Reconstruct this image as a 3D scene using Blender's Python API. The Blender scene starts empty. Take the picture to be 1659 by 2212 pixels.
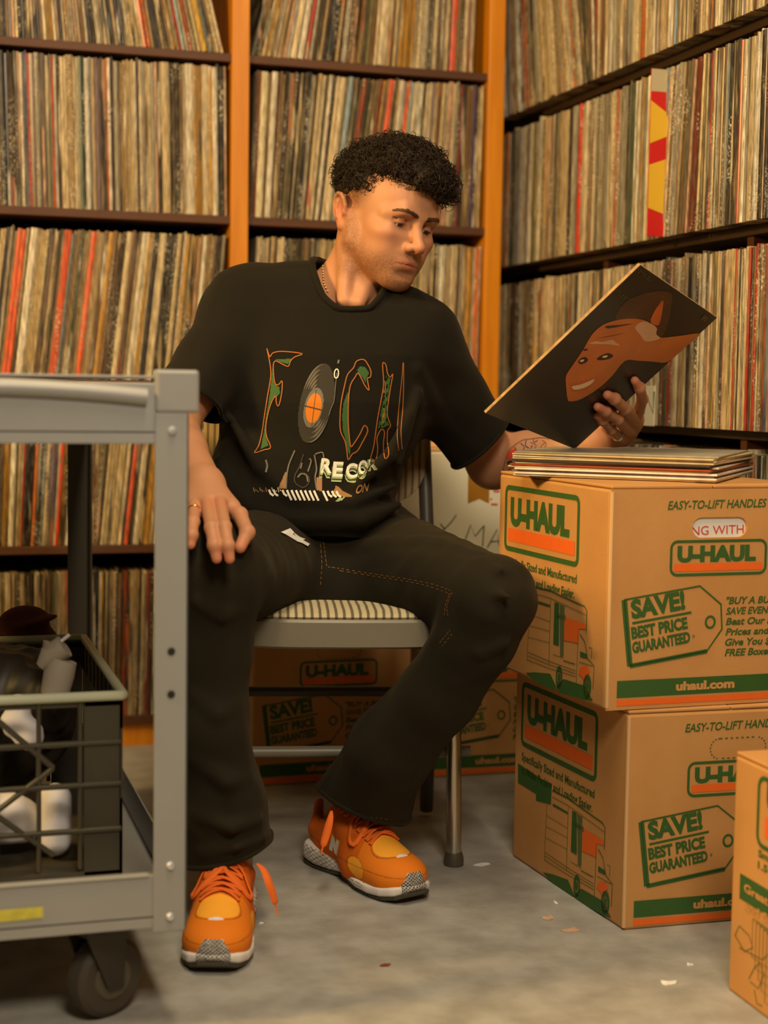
import bpy, bmesh, math, random
import numpy as np
from mathutils import Vector, Matrix
from mathutils.bvhtree import BVHTree
SC = bpy.context.scene
COL = SC.collection
# ---------------------------------------------------------------- camera
FPX, CX, CY = 3405.0, 829.5, 1106.0
yaw, pit, rol = math.radians(17.0), math.radians(4.55), math.radians(.88)
_h = np.array([math.sin(yaw), math.cos(yaw), 0]); _r0 = np.array([math.cos(yaw), -math.sin(yaw), 0]); _z = np.array([0, 0, 1.])
FW = math.cos(pit)*_h - math.sin(pit)*_z
_u0 = math.sin(pit)*_h + math.cos(pit)*_z
RT = math.cos(rol)*_r0 + math.sin(rol)*_u0
UP = math.cos(rol)*_u0 - math.sin(rol)*_r0
CAM = np.array([0, 0, .79])
def W(x, y, D):
    return CAM + D*(FW + RT*(x-CX)/FPX - UP*(y-CY)/FPX)
def PX(w):
    d = np.asarray(w, float) - CAM; D = d@FW
    return CX+FPX*(d@RT)/D, CY-FPX*(d@UP)/D, D
def on(x, y, n, p0):
    n = np.asarray(n, float); d = W(x, y, 1)-CAM
    return CAM + d*((np.asarray(p0, float)-CAM)@n)/(n@d)
cd = bpy.data.cameras.new('camera'); cam = bpy.data.objects.new('camera', cd); COL.objects.link(cam)
M = Matrix.Identity(4)
for i in range(3):
    M[i][0] = RT[i]; M[i][1] = UP[i]; M[i][2] = -FW[i]; M[i][3] = CAM[i]
cam.matrix_world = M
cd.sensor_fit = 'VERTICAL'; cd.sensor_height = 36.0; cd.sensor_width = 27.0
cd.lens = FPX/2212*36.0
cd.dof.use_dof = True; cd.dof.focus_distance = 2.47; cd.dof.aperture_fstop = 2.9
cd.clip_start = .05
SC.camera = cam
SC.view_settings.view_transform = 'Standard'; SC.view_settings.look = 'None'
SC.view_settings.gamma = 1.0; SC.view_settings.use_curve_mapping = False
SC.view_settings.exposure = .10
# ---------------------------------------------------------------- light
w = bpy.data.worlds.new('world'); SC.world = w; w.use_nodes = True
w.node_tree.nodes['Background'].inputs[0].default_value = (1, .70, .34, 1)
w.node_tree.nodes['Background'].inputs[1].default_value = .055
def area(name, loc, target, sx, sy, power, color):
    l = bpy.data.lights.new(name, 'AREA'); l.shape = 'RECTANGLE'; l.size = sx; l.size_y = sy
    l.energy = power; l.color = color
    o = bpy.data.objects.new(name, l); COL.objects.link(o); o.location = loc
    o.rotation_euler = (Vector(target)-Vector(loc)).to_track_quat('-Z', 'Y').to_euler()
    return o
area('tungsten_lamp', (-1.50, 1.80, 1.80), (.9, 2.3, .6), .40, .40, 64, (1, .64, .22))
area('front_lamp', (.30, -.20, 2.25), (.9, 2.3, .5), .6, .6, 42, (1, .85, .64))
area('ceiling_tube', (.45, 1.35, 2.85), (.6, 2.3, .6), .3, 1.2, 36, (1, .80, .50))
# ---------------------------------------------------------------- helpers
OFF = {}
def setp(o, label=None, cat=None, group=None, kind=None):
    if label: o['label'] = label
    if cat: o['category'] = cat
    if group: o['group'] = group
    if kind: o['kind'] = kind
    return o
def root(name, loc, label, cat, group=None):
    o = bpy.data.objects.new(name, None); COL.objects.link(o); o.location = tuple(float(v) for v in loc)
    o.empty_display_size = .05
    OFF[o.name] = np.array(loc, float)
    return setp(o, label, cat, group)
def link_mesh(name, me, parent=None, origin=None):
    o = bpy.data.objects.new(name, me); COL.objects.link(o)
    if parent is not None:
        o.parent = parent; OFF[o.name] = OFF[parent.name]
    else:
        OFF[o.name] = np.zeros(3) if origin is None else np.array(origin, float)
        if origin is not None: o.location = tuple(float(v) for v in origin)
    return o
def offv(parent, origin):
    if parent is not None: return OFF[parent.name]
    return np.zeros(3) if origin is None else np.array(origin, float)
class MB:
    def __init__(s): s.v = []; s.f = []; s.m = []
    def add(s, vs, fs, mi=0):
        b = len(s.v); s.v += [tuple(map(float, v)) for v in vs]
        s.f += [tuple(b+i for i in f) for f in fs]; s.m += [mi]*len(fs)
    def box(s, lo, hi, mi=0, R=None, c=None):
        x0, y0, z0 = lo; x1, y1, z1 = hi
        vs = np.array([(x0,y0,z0),(x1,y0,z0),(x1,y1,z0),(x0,y1,z0),(x0,y0,z1),(x1,y0,z1),(x1,y1,z1),(x0,y1,z1)], float)
        if R is not None: vs = vs@np.array(R).T
        if c is not None: vs = vs+np.array(c)
        s.add(vs, [(0,3,2,1),(4,5,6,7),(0,1,5,4),(1,2,6,5),(2,3,7,6),(3,0,4,7)], mi)
    def tube(s, pts, r, n=10, mi=0, flat=1.0, caps=True, closed=False):
        P = [np.array(p, float) for p in pts]; k = len(P)
        rr = r if hasattr(r, '__len__') else [r]*k
        T = [(P[(i+1) % k]-P[i-1]) if closed else (P[min(i+1, k-1)]-P[max(i-1, 0)]) for i in range(k)]
        T = [t/(np.linalg.norm(t)+1e-12) for t in T]
        a = np.array([0, 0, 1.]) if abs(T[0][2]) < .9 else np.array([1., 0, 0])
        vs = []; N = None
        for i in range(k):
            N = (a if N is None else N); N = N-T[i]*(N@T[i]); N /= np.linalg.norm(N)+1e-12
            B = np.cross(T[i], N)
            for j in range(n):
                t = 2*math.pi*j/n
                vs.append(P[i]+rr[i]*(math.cos(t)*N*flat+math.sin(t)*B))
        fs = []
        for i in range(k if closed else k-1):
            i2 = (i+1) % k
            for j in range(n):
                fs.append((i*n+j, i*n+(j+1) % n, i2*n+(j+1) % n, i2*n+j))
        if caps and not closed: fs += [tuple(range(n))[::-1], tuple((k-1)*n+j for j in range(n))]
        s.add(vs, fs, mi)
    def strip(s, pts, width, nrm, mi=0, th=0.0):
        P = [np.array(p, float) for p in pts]; vs = []
        nrm = np.array(nrm, float)
        for i in range(len(P)):
            t = P[min(i+1, len(P)-1)]-P[max(i-1, 0)]; b = np.cross(t, nrm); b /= np.linalg.norm(b)+1e-12
            vs += [P[i]-b*width/2, P[i]+b*width/2]
        s.add(vs, [(2*i, 2*i+1, 2*i+3, 2*i+2) for i in range(len(P)-1)], mi)
    def poly(s, pts, mi=0): s.add(pts, [tuple(range(len(pts)))], mi)
    def prism(s, pts, d, mi=0):
        n = len(pts); P = [np.array(p, float) for p in pts]; d = np.array(d, float)
        s.add(P+[p+d for p in P], [tuple(range(n))[::-1], tuple(range(n, 2*n))]+[(i, (i+1) % n, n+(i+1) % n, n+i) for i in range(n)], mi)
    def lathe(s, prof, c, axis=(0, 0, 1), n=24, mi=0):
        ax = np.array(axis, float); ax /= np.linalg.norm(ax)
        a = np.array([1., 0, 0]) if abs(ax[0]) < .9 else np.array([0, 1., 0])
        u = np.cross(ax, a); u /= np.linalg.norm(u); v = np.cross(ax, u); c = np.array(c, float)
        vs = []
        for (r, h) in prof:
            for j in range(n):
                t = 2*math.pi*j/n; vs.append(c+ax*h+r*(math.cos(t)*u+math.sin(t)*v))
        fs = [(i*n+j, i*n+(j+1) % n, (i+1)*n+(j+1) % n, (i+1)*n+j) for i in range(len(prof)-1) for j in range(n)]
        fs += [tuple(range(n))[::-1], tuple((len(prof)-1)*n+j for j in range(n))]
        s.add(vs, fs, mi)
    def build(s, name, mats, parent=None, origin=None, smooth=False, bevel=0, fix=True):
        off = offv(parent, origin)
        me = bpy.data.meshes.new(name)
        me.from_pydata([tuple(np.array(v)-off) for v in s.v], [], s.f)
        mats = mats if isinstance(mats, (list, tuple)) else [mats]
        for m in mats: me.materials.append(m)
        if len(mats) > 1: me.polygons.foreach_set('material_index', s.m)
        if fix:
            bm = bmesh.new(); bm.from_mesh(me); bmesh.ops.recalc_face_normals(bm, faces=bm.faces); bm.to_mesh(me); bm.free()
        if smooth:
            me.polygons.foreach_set('use_smooth', [True]*len(me.polygons))
            try: me.set_sharp_from_angle(angle=math.radians(40))
            except Exception: pass
        me.update()
        o = link_mesh(name, me, parent, origin)
        if bevel:
            b = o.modifiers.new('b', 'BEVEL'); b.width = bevel; b.segments = 2; b.limit_method = 'ANGLE'
        return o
# ---------------------------------------------------------------- materials
def srgb(*c):
    return tuple((x/255/12.92 if x/255 <= .04045 else ((x/255+.055)/1.055)**2.4) for x in c)
def mat(name, col, rough=.6, metal=0, var=.0, scale=30, stretch=(1, 1, 1), bump=0, bscale=200, spec=.5, attr=None, coat=0, tint=None, vc=(.35, .65)):
    m = bpy.data.materials.new(name); m.use_nodes = True; nt = m.node_tree; N = nt.nodes; L = nt.links
    b = N['Principled BSDF']; b.inputs['Roughness'].default_value = rough; b.inputs['Metallic'].default_value = metal
    b.inputs['Specular IOR Level'].default_value = spec; b.inputs['Coat Weight'].default_value = coat
    tc = N.new('ShaderNodeTexCoord'); mp = N.new('ShaderNodeMapping'); L.new(tc.outputs['Object'], mp.inputs[0])
    mp.inputs['Scale'].default_value = stretch
    base = None
    if attr:
        a = N.new('ShaderNodeAttribute'); a.attribute_name = attr; base = a.outputs['Color']
    if var:
        no = N.new('ShaderNodeTexNoise'); no.inputs['Scale'].default_value = scale; no.inputs['Detail'].default_value = 5
        L.new(mp.outputs[0], no.inputs[0])
        rp = N.new('ShaderNodeMapRange'); rp.inputs[1].default_value = vc[0]; rp.inputs[2].default_value = vc[1]
        L.new(no.outputs[0], rp.inputs[0])
        mx = N.new('ShaderNodeMix'); mx.data_type = 'RGBA'; mx.blend_type = 'MULTIPLY'
        mx.inputs['Factor'].default_value = var
        t = tint or (.25, .2, .15)
        mm = N.new('ShaderNodeMix'); mm.data_type = 'RGBA'; mm.inputs['A'].default_value = (*t, 1); mm.inputs['B'].default_value = (1, 1, 1, 1)
        L.new(rp.outputs[0], mm.inputs['Factor'])
        if base: L.new(base, mx.inputs['A'])
        else: mx.inputs['A'].default_value = (*col, 1)
        L.new(mm.outputs['Result'], mx.inputs['B']); base = mx.outputs['Result']
    if base: L.new(base, b.inputs['Base Color'])
    else: b.inputs['Base Color'].default_value = (*col, 1)
    if bump:
        nb = N.new('ShaderNodeTexNoise'); nb.inputs['Scale'].default_value = bscale; nb.inputs['Detail'].default_value = 3
        L.new(mp.outputs[0], nb.inputs[0]); bp = N.new('ShaderNodeBump'); bp.inputs['Strength'].default_value = bump
        bp.inputs['Distance'].default_value = .002
        L.new(nb.outputs[0], bp.inputs['Height']); L.new(bp.outputs[0], b.inputs['Normal'])
    return m
def set_col(me, cols, name='Col'):
    a = me.color_attributes.new(name, 'FLOAT_COLOR', 'POINT')
    c = np.ones((len(me.vertices), 4), np.float32); c[:, :3] = cols
    a.data.foreach_set('color', c.ravel())
# text -> list of (verts2d, faces)
_tc = {}
def text_mesh(s, bold=.0, shear=0.0, res=3):
    key = (s, bold, shear)
    if key in _tc: return _tc[key]
    cu = bpy.data.curves.new('t', 'FONT'); cu.body = s; cu.size = 1; cu.resolution_u = res; cu.offset = bold; cu.shear = shear
    ob = bpy.data.objects.new('t', cu); COL.objects.link(ob)
    dg = bpy.context.evaluated_depsgraph_get(); me = bpy.data.meshes.new_from_object(ob.evaluated_get(dg))
    v = np.array([x.co[:2] for x in me.vertices]); f = [tuple(p.vertices) for p in me.polygons]
    bpy.data.objects.remove(ob); bpy.data.meshes.remove(me); bpy.data.curves.remove(cu)
    v[:, 0] -= v[:, 0].min(); v[:, 1] -= (0 if v[:, 1].min() > -.05 else 0)
    _tc[key] = (v, f, v[:, 0].max()); return _tc[key]
class Decal:
    """flat printing on a plane: local (u,v) -> world; or any mapping function"""
    def __init__(s, fn): s.fn = fn; s.mb = MB(); s.lift = 0
    def poly(s, pts, mi=0, up=0): s.mb.poly([s.fn(p[0], p[1], up) if up else s.fn(*p) for p in pts], mi)
    def rect(s, u0, v0, u1, v1, mi=0): s.poly([(u0, v0), (u1, v0), (u1, v1), (u0, v1)], mi)
    def line(s, pts, w, mi=0, closed=False):
        P = [np.array(p, float) for p in pts]; k = len(P)
        if closed: P = P+[P[0], P[1]]
        offs = []
        for i in range(len(P)):
            t = P[min(i+1, len(P)-1)]-P[max(i-1, 0)]; t /= np.linalg.norm(t)+1e-12; nb = np.array([-t[1], t[0]])
            offs.append((P[i]-nb*w/2, P[i]+nb*w/2))
        for i in range(len(P)-1):
            if closed and i >= k: break
            s.poly([offs[i][0], offs[i+1][0], offs[i+1][1], offs[i][1]], mi)
    def rrect(s, u0, v0, u1, v1, r, w, mi=0):
        pts = []
        for cx, cy, a0 in ((u1-r, v1-r, 0), (u0+r, v1-r, 90), (u0+r, v0+r, 180), (u1-r, v0+r, 270)):
            for k in range(5):
                a = math.radians(a0+k*22.5); pts.append((cx+r*math.cos(a), cy+r*math.sin(a)))
        s.line(pts, w, mi, True)
    def text(s, t, u, v, h, width=None, rot=0, mi=0, bold=.0, shear=0):
        vs, fs, wd = text_mesh(t, bold, shear)
        if len(vs) == 0: return
        sy = h/.72; sx = (width/wd) if width else sy
        c, sn = math.cos(rot), math.sin(rot)
        pts = [(u+c*x*sx-sn*y*sy, v+sn*x*sx+c*y*sy) for x, y in vs]
        s.mb.add([s.fn(*p, s.lift) if s.lift else s.fn(*p) for p in pts], fs, mi)
    def build(s, name, mats, parent): return s.mb.build(name, mats, parent, fix=False)
# ---------------------------------------------------------------- room shell
m_floor = mat('concrete_floor', srgb(168, 166, 160), .5, var=.6, scale=16, tint=(.55, .53, .50), bump=.35, bscale=120)
m_wall = mat('painted_wall', srgb(150, 125, 85), .8, var=.3, scale=5)
m_wood = mat('varnished_wood', srgb(208, 132, 12), .4, var=.5, scale=6, stretch=(6, 6, .5), tint=(.6, .42, .25), bump=.1, bscale=60)
m_board = mat('dark_shelf_board', srgb(84, 46, 10), .6, var=.5, scale=8, stretch=(.6, 4, 4), tint=(.4, .3, .2))
m_boardr = mat('brown_shelf_board', srgb(62, 42, 20), .6, var=.5, scale=8, stretch=(4, .6, 4), tint=(.5, .4, .3))
def struct(name, lo, hi, m):
    b = MB(); b.box(lo, hi); o = b.build(name, m); return setp(o, kind='structure')
struct('floor', (-2.2, -1.6, -.05), (1.80, 3.82, 0), m_floor)
struct('wall_back', (-2.2, 3.76, 0), (1.80, 3.86, 3.0), m_wall)
struct('wall_right', (1.745, -1.6, 0), (1.84, 3.76, 3.0), m_wall)
# floor debris
def scrap(x, y, s, rot, label, m, cat='scrap', name='paper_scrap', ln=1.8):
    p = on(x, y, (0, 0, 1), (0, 0, 0)); rnd = random.Random(int(x*7+y))
    mb = MB(); n = 9; top = []; c, sn = math.cos(rot), math.sin(rot)
    for i in range(n):
        a = 2*math.pi*i/n; r = s*(.7+.5*rnd.random())
        X, Y = r*ln*math.cos(a), r*math.sin(a); top.append((p[0]+c*X-sn*Y, p[1]+sn*X+c*Y, .0006+.004*rnd.random()*(1 if i % 3 == 0 else .1)))
    ctr = (p[0], p[1], .0035)
    mb.add(top+[ctr]+[(a, b, .0003) for a, b, _ in top], [(i, (i+1) % n, n) for i in range(n)]+[(i, (i+1) % n, n+1+(i+1) % n, n+1+i) for i in range(n)]+[tuple(n+1+i for i in range(n))])
    o = mb.build(name, m, None, origin=(p[0], p[1], 0)); setp(o, label, cat, 'scraps lying on the concrete floor'); return o
m_paper = mat('white_paper', srgb(225, 222, 215), .7)
m_tanp = mat('tan_paper', srgb(190, 150, 120), .7)
m_rust = mat('rust_chip', srgb(120, 60, 40), .7)
scrap(1042, 1868, .009, .3, 'torn white paper scrap on the floor just right of the chair leg foot', m_paper)
scrap(1443, 2125, .007, .1, 'bright white paper chip on the floor left of the foreground box', m_paper)
scrap(1490, 2086, .003, .1, 'tiny white speck on the floor above the bright white chip', m_paper)
scrap(1232, 2010, .008, 2.9, 'tan paper scrap on the floor near the bottom corner of the lower box', m_tanp)
scrap(1183, 1985, .005, 2.7, 'small tan shred on the floor left of the larger tan scrap', m_tanp)
scrap(1200, 1951, .0035, 1.5, 'thin white fleck on the floor beside the truck print of the lower box', m_paper)
scrap(832, 2086, .005, .2, 'small rust red chip on the floor in front of the sneakers', m_rust)
scrap(563, 1996, .0025, .2, 'tiny pale speck on the floor right of the front sneaker heel', m_paper)
# ---------------------------------------------------------------- shelving units
def shelving_back():
    r = root('shelving_unit', (.7, 3.4, 0), 'orange varnished wooden shelving along the back wall, filled with record sleeves', 'shelving')
    for x0, x1 in ((.678, .716), (1.262, 1.300), (-.62, -.582)):
        b = MB(); b.box((x0, 3.375, 0), (x1, 3.74, 2.35)); b.build('upright', m_wood, r, bevel=.002)
    for z in (1.494, 1.151, .795, .442, .069, 1.850):
        for x0, x1 in ((-.582, .678), (.716, 1.262)):
            b = MB(); b.box((x0, 3.384, z-.0175), (x1, 3.735, z)); b.build('shelf_board', m_board, r, bevel=.0015)
    b = MB(); b.box((-.62, 3.736, .0), (1.30, 3.745, 2.35)); b.build('back_panel', m_board, r)
    b = MB(); b.box((-.582, 3.40, 0), (1.262, 3.42, .0515)); b.build('kickboard', m_wood, r)
shelving_back()
RZ = (1.7915, 1.435, 1.081, .723, .369, .03)
def shelving_right():
    r = root('shelving_unit', (1.5, 2.8, 0), 'dark brown wooden shelving along the right wall behind the boxes, packed with record sleeves', 'shelving')
    for y in (3.735, 3.10, 2.50, 1.90, 1.30):
        b = MB(); b.box((1.432, y-.011, 0), (1.74, y+.011, 2.4)); b.build('upright', m_board, r, bevel=.001)
    for z in RZ[:]:
        b = MB(); b.box((1.424, 1.25, z-.017), (1.74, 3.745, z)); b.build('shelf_board', m_boardr, r, bevel=.0015)
    b = MB(); b.box((1.7405, 1.25, 0), (1.7445, 3.745, 2.4)); b.build('back_panel', m_boardr, r)
shelving_right()
# the near-corner post: orange upright strip facing the aisle at the end of the right shelving
# ---------------------------------------------------------------- record sleeves
PAL = [('cream', (226, 204, 162), 20), ('pale tan', (208, 182, 132), 15), ('off-white', (236, 224, 200), 11), ('tan', (172, 142, 96), 12),
       ('brown', (122, 88, 52), 9), ('dark brown', (66, 50, 32), 11), ('black', (38, 32, 24), 8), ('grey', (156, 150, 132), 9),
       ('olive', (124, 112, 70), 6), ('mustard', (196, 144, 48), 3), ('orange', (212, 108, 34), 1.2), ('rust red', (160, 66, 34), 1.6),
       ('red', (190, 44, 28), .8), ('grey-blue', (120, 136, 142), 1.5), ('dark green', (62, 84, 58), 1.5), ('pink-beige', (206, 160, 128), 4), ('mauve', (128, 108, 126), .8)]
CN = {n: srgb(*c) for n, c, _ in PAL}
CN['bright red'] = srgb(236, 56, 20); CN['orange-red'] = srgb(240, 92, 36); CN['white'] = srgb(238, 230, 214); CN['yellow'] = srgb(230, 180, 60)
CN['purple'] = srgb(96, 76, 122); CN['pale blue'] = srgb(140, 160, 170); CN['dark red'] = srgb(120, 44, 16); CN['navy'] = srgb(34, 46, 62)
m_rec = bpy.data.materials.new('printed_card_sleeve'); m_rec.use_nodes = True
def _recmat():
    nt = m_rec.node_tree; N = nt.nodes; L = nt.links; b = N['Principled BSDF']
    a = N.new('ShaderNodeAttribute'); a.attribute_name = 'Col'; rn = N.new('ShaderNodeAttribute'); rn.attribute_name = 'Rnd'
    g = N.new('ShaderNodeNewGeometry')
    def noise(sc, stretch, lo, hi, det=3):
        mp = N.new('ShaderNodeMapping'); mp.inputs['Scale'].default_value = stretch; L.new(g.outputs['Position'], mp.inputs[0])
        n = N.new('ShaderNodeTexNoise'); n.inputs['Scale'].default_value = sc; n.inputs['Detail'].default_value = det; L.new(mp.outputs[0], n.inputs[0])
        r = N.new('ShaderNodeMapRange'); r.inputs[1].default_value = lo; r.inputs[2].default_value = hi; L.new(n.outputs[0], r.inputs[0]); return r.outputs[0]
    a2 = N.new('ShaderNodeAttribute'); a2.attribute_name = 'Col2'
    streak = noise(90, (6, 6, .35), .30, .68, 4)
    blotch = noise(30, (6, 6, 1.2), .46, .66, 4)
    mark = noise(210, (1.6, 1.6, 1), .54, .60, 2)
    markz = noise(9, (3, 3, 1), .50, .60, 1)
    def mix(f, A, B, bt='MIX'):
        m = N.new('ShaderNodeMix'); m.data_type = 'RGBA'; m.blend_type = bt
        if isinstance(f, float): m.inputs['Factor'].default_value = f
        else: L.new(f, m.inputs['Factor'])
        for s, k in ((A, 'A'), (B, 'B')):
            if isinstance(s, tuple): m.inputs[k].default_value = (*s, 1)
            else: L.new(s, m.inputs[k])
        return m.outputs['Result']
    def mul(x, y):
        m = N.new('ShaderNodeMath'); m.operation = 'MULTIPLY'
        for i, s in enumerate((x, y)):
            if isinstance(s, float): m.inputs[i].default_value = s
            else: L.new(s, m.inputs[i])
        return m.outputs[0]
    seg = noise(5.5, (14, 14, 1), .56, .60, 1); A0 = mix(mul(seg, .8), a.outputs['Color'], a2.outputs['Color'])
    c = mix(streak, mix(1.0, A0, (.27, .235, .17), 'MULTIPLY'), A0)
    c = mix(mul(blotch, .42), c, (.16, .12, .06))
    c = mix(mul(mul(mark, markz), .75), c, mix(rn.outputs['Fac'], (.03, .025, .02), (.7, .6, .42)))
    L.new(c, b.inputs['Base Color']); 
    r = N.new('ShaderNodeMapRange'); L.new(rn.outputs['Fac'], r.inputs[0]); r.inputs[3].default_value = .28; r.inputs[4].default_value = .75
    L.new(r.outputs[0], b.inputs['Roughness'])
_recmat()
def pick2(r_):
    t = r_.random()*sum(p[2] for p in PAL)
    for n, c, wt in PAL:
        t -= wt
        if t <= 0: return n
    return 'cream'
REC = []   # dict: quads etc.
rng = random.Random(11)
def pick():
    t = rng.random()*sum(p[2] for p in PAL)
    for n, c, wt in PAL:
        t -= wt
        if t <= 0: return n
    return 'cream'
def rec_row(wall, z, a0, a1, lean, specials, row, landmark, hmax=.3155, tmean=.0048):
    """a runs along the shelf. wall 'B': a = x, spine plane y=3.39 ; wall 'R': a = distance from far end, y = 3.72 - a, plane x=1.386"""
    a = a0; prev_t = None; n = 0; run = None
    sp = sorted(specials)
    while a < a1-.006:
        n += 1
        name = None; t = min(.011, max(.0022, rng.gauss(tmean, .0016)))
        if run and run[1] > 0: name = run[0]; run[1] -= 1
        elif rng.random() < .10: run = [pick(), rng.randint(2, 6)]; name = run[0]; run[1] -= 1
        prt = None; sp_hit = False
        if sp and a >= sp[0][0]-.001:
            sp_hit = True; s_ = sp.pop(0); name = s_[1]; t = s_[2]; prt = s_[3] if len(s_) > 3 else None
        if name is None and wall == 'B' and rng.random() < .30: name = rng.choice(['brown', 'dark brown', 'black', 'dark brown', 'olive', 'brown', 'tan'])
        name = name or pick()
        ang = lean(a)
        h = hmax-abs(rng.gauss(0, .0030))+(rng.uniform(.004, .008) if rng.random() < .04 else 0)
        if prev_t is not None: a += max(0., (prev_t-math.tan(ang))*h)
        rnd = rng.random()
        base = np.array(CN[name]); base = np.clip(base*(1+rng.gauss(0, .10)), .004, .9)
        REC.append(dict(wall=wall, z=z, a=a, t=t, ang=ang, h=h, name=name, col=base, rnd=rnd, spec=bool(sp_hit), row=row, n=n, lm=landmark, out=(-.0022 if sp_hit else rng.gauss(0, .0028 if wall == 'B' else .0011)), prt=prt))
        prev_t = math.tan(ang)
        a += t/math.cos(ang)+.0003
def rec_pt(r, da, dd, dz):
    c, s = math.cos(r['ang']), math.sin(r['ang'])
    A = r['a']+da*c+dz*s; Z = r['z']+.0006+dz*c-da*s+(r['t']*max(s, 0))
    if r['wall'] == 'B': return (A, 3.39+dd+r['out'], Z)
    return (1.386+dd+r['out'], 3.72-A, Z)
def rec_geo(r):
    t, h, c = r['t'], r['h'], min(.0014, r['t']*.32); d = .31
    sec = [(0, d), (0, c), (t*.28, 0), (t*.72, 0), (t, c), (t, d)]
    vs = [rec_pt(r, x, y, zz) for zz in (0, h) for x, y in sec]
    n = 6
    fs = [tuple(range(n))[::-1], tuple(range(n, 2*n))]+[(i, (i+1) % n, n+(i+1) % n, n+i) for i in range(n)]
    return vs, fs
L_ = math.radians
def lerp(pts):
    xs = [p[0] for p in pts]; ys = [L_(p[1]) for p in pts]
    return lambda a: float(np.interp(a, xs, ys))
bx = lambda px, y=300: float(on(px, y, (0, 1, 0), (0, 3.39, 0))[0])
ra = lambda px, y=400: 3.72-float(on(px, y, (1, 0, 0), (1.386, 0, 0))[1])
# back wall, left bay then right bay
R1, R2, R3, R4, R5 = 'top visible row', 'second row down', 'third row down', 'fourth row down', 'bottom row'
LB, RB, LR = 'back shelving, left bay', 'back shelving, right bay', 'right shelving'
rec_row('B', 1.494, -.560, .662, lerp([(.2, -2), (.4, -7), (.66, -14)]), [(bx(108, 60), 'mustard', .005), (bx(250, 60), 'tan', .006), (bx(308, 80), 'orange-red', .008), (bx(318, 80), 'orange', .006), (bx(384, 90), 'red', .004), (bx(392, 90), 'pale blue', .007), (bx(408, 90), 'rust red', .007), (bx(428, 90), 'yellow', .011), (bx(445, 90), 'grey-blue', .004)], R1, LB)
rec_row('B', 1.151, -.560, .676, lerp([(.2, -1.6), (.68, -1)]), [(bx(2), 'black', .012), (bx(66), 'red', .005), (bx(75), 'grey', .009), (bx(116), 'orange-red', .004), (bx(134), 'cream', .008), (bx(150), 'tan', .014), (bx(175), 'dark green', .008), (bx(188), 'white', .009), (bx(210), 'mauve', .006), (bx(250), 'grey', .008), (bx(330), 'grey', .007), (bx(352), 'pale tan', .016), (bx(380), 'black', .009), (bx(404), 'off-white', .016), (bx(440), 'cream', .014), (bx(456), 'off-white', .011), (bx(478), 'black', .009)], R2, LB)
rec_row('B', .795, -.560, .650, lerp([(.2, 6.5), (.45, 6.5), (.66, 4)]), [(bx(0, 700), 'orange-red', .009), (bx(8, 700), 'orange-red', .008), (bx(30, 700), 'off-white', .014), (bx(105, 700), 'orange-red', .014), (bx(120, 700), 'grey-blue', .005), (bx(160, 700), 'orange-red', .011), (bx(175, 700), 'tan', .012), (bx(200, 700), 'mustard', .010), (bx(238, 700), 'cream', .011), (bx(268, 700), 'off-white', .010), (bx(298, 700), 'black', .011), (bx(318, 700), 'cream', .010), (bx(350, 700), 'pale tan', .009), (bx(372, 700), 'mustard', .008), (bx(410, 700), 'off-white', .008), (bx(440, 700), 'black', .009), (bx(455, 700), 'grey', .006)], R3, LB)
rec_row('B', .442, -.560, .64, lerp([(.2, 2), (.45, 6), (.66, 3)]), [(bx(15, 1100), 'off-white', .010), (bx(62, 1100), 'orange', .006), (bx(118, 1100), 'bright red', .006), (bx(265, 1100), 'orange-red', .009), (bx(305, 1100), 'mustard', .014)], R4, LB)
rec_row('B', .069, -.560, .67, lerp([(.2, 0), (.66, 2)]), [(bx(262, 1400), 'rust red', .006), (bx(40, 1400), 'tan', .01)], R5, LB)
rec_row('B', 1.494, .722, 1.235, lerp([(.72, 13), (.85, 8), (1.0, 4), (1.25, 1)]), [(bx(570, 60), 'mustard', .004), (bx(625, 100), 'cream', .012), (bx(640, 100), 'off-white', .012), (bx(700, 100), 'black', .016), (bx(738, 100), 'off-white', .006), (bx(815, 100), 'cream', .02), (bx(880, 100), 'mustard', .006), (bx(970, 100), 'orange-red', .013), (bx(1000, 100), 'cream', .008)], R1, RB)
rec_row('B', 1.151, .722, 1.255, lerp([(.72, 2), (.85, 5), (.95, 8), (1.1, 4), (1.25, 1)]), [(bx(545), 'rust red', .005), (bx(552), 'cream', .014), (bx(568), 'off-white', .012), (bx(640), 'black', .008), (bx(668), 'cream', .007), (bx(680), 'off-white', .007), (bx(700), 'cream', .012), (bx(716), 'pale blue', .010), (bx(745), 'rust red', .009), (bx(775), 'dark red', .009), (bx(800), 'orange-red', .012), (bx(832), 'off-white', .010), (bx(850), 'orange-red', .006), (bx(862), 'pale blue', .005), (bx(910), 'mauve', .005), (bx(955), 'pink-beige', .010), (bx(1012), 'purple', .009)], R2, RB)
rec_row('B', .795, .722, 1.255, lerp([(.72, 3), (1.25, 1)]), [(bx(940, 700), 'off-white', .012), (bx(960, 700), 'cream', .012), (bx(1000, 700), 'mustard', .012), (bx(1020, 700), 'orange', .01)], R3, RB)
rec_row('B', .442, .722, 1.255, lerp([(.72, 3), (1.25, 1)]), [], R4, RB)
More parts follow.
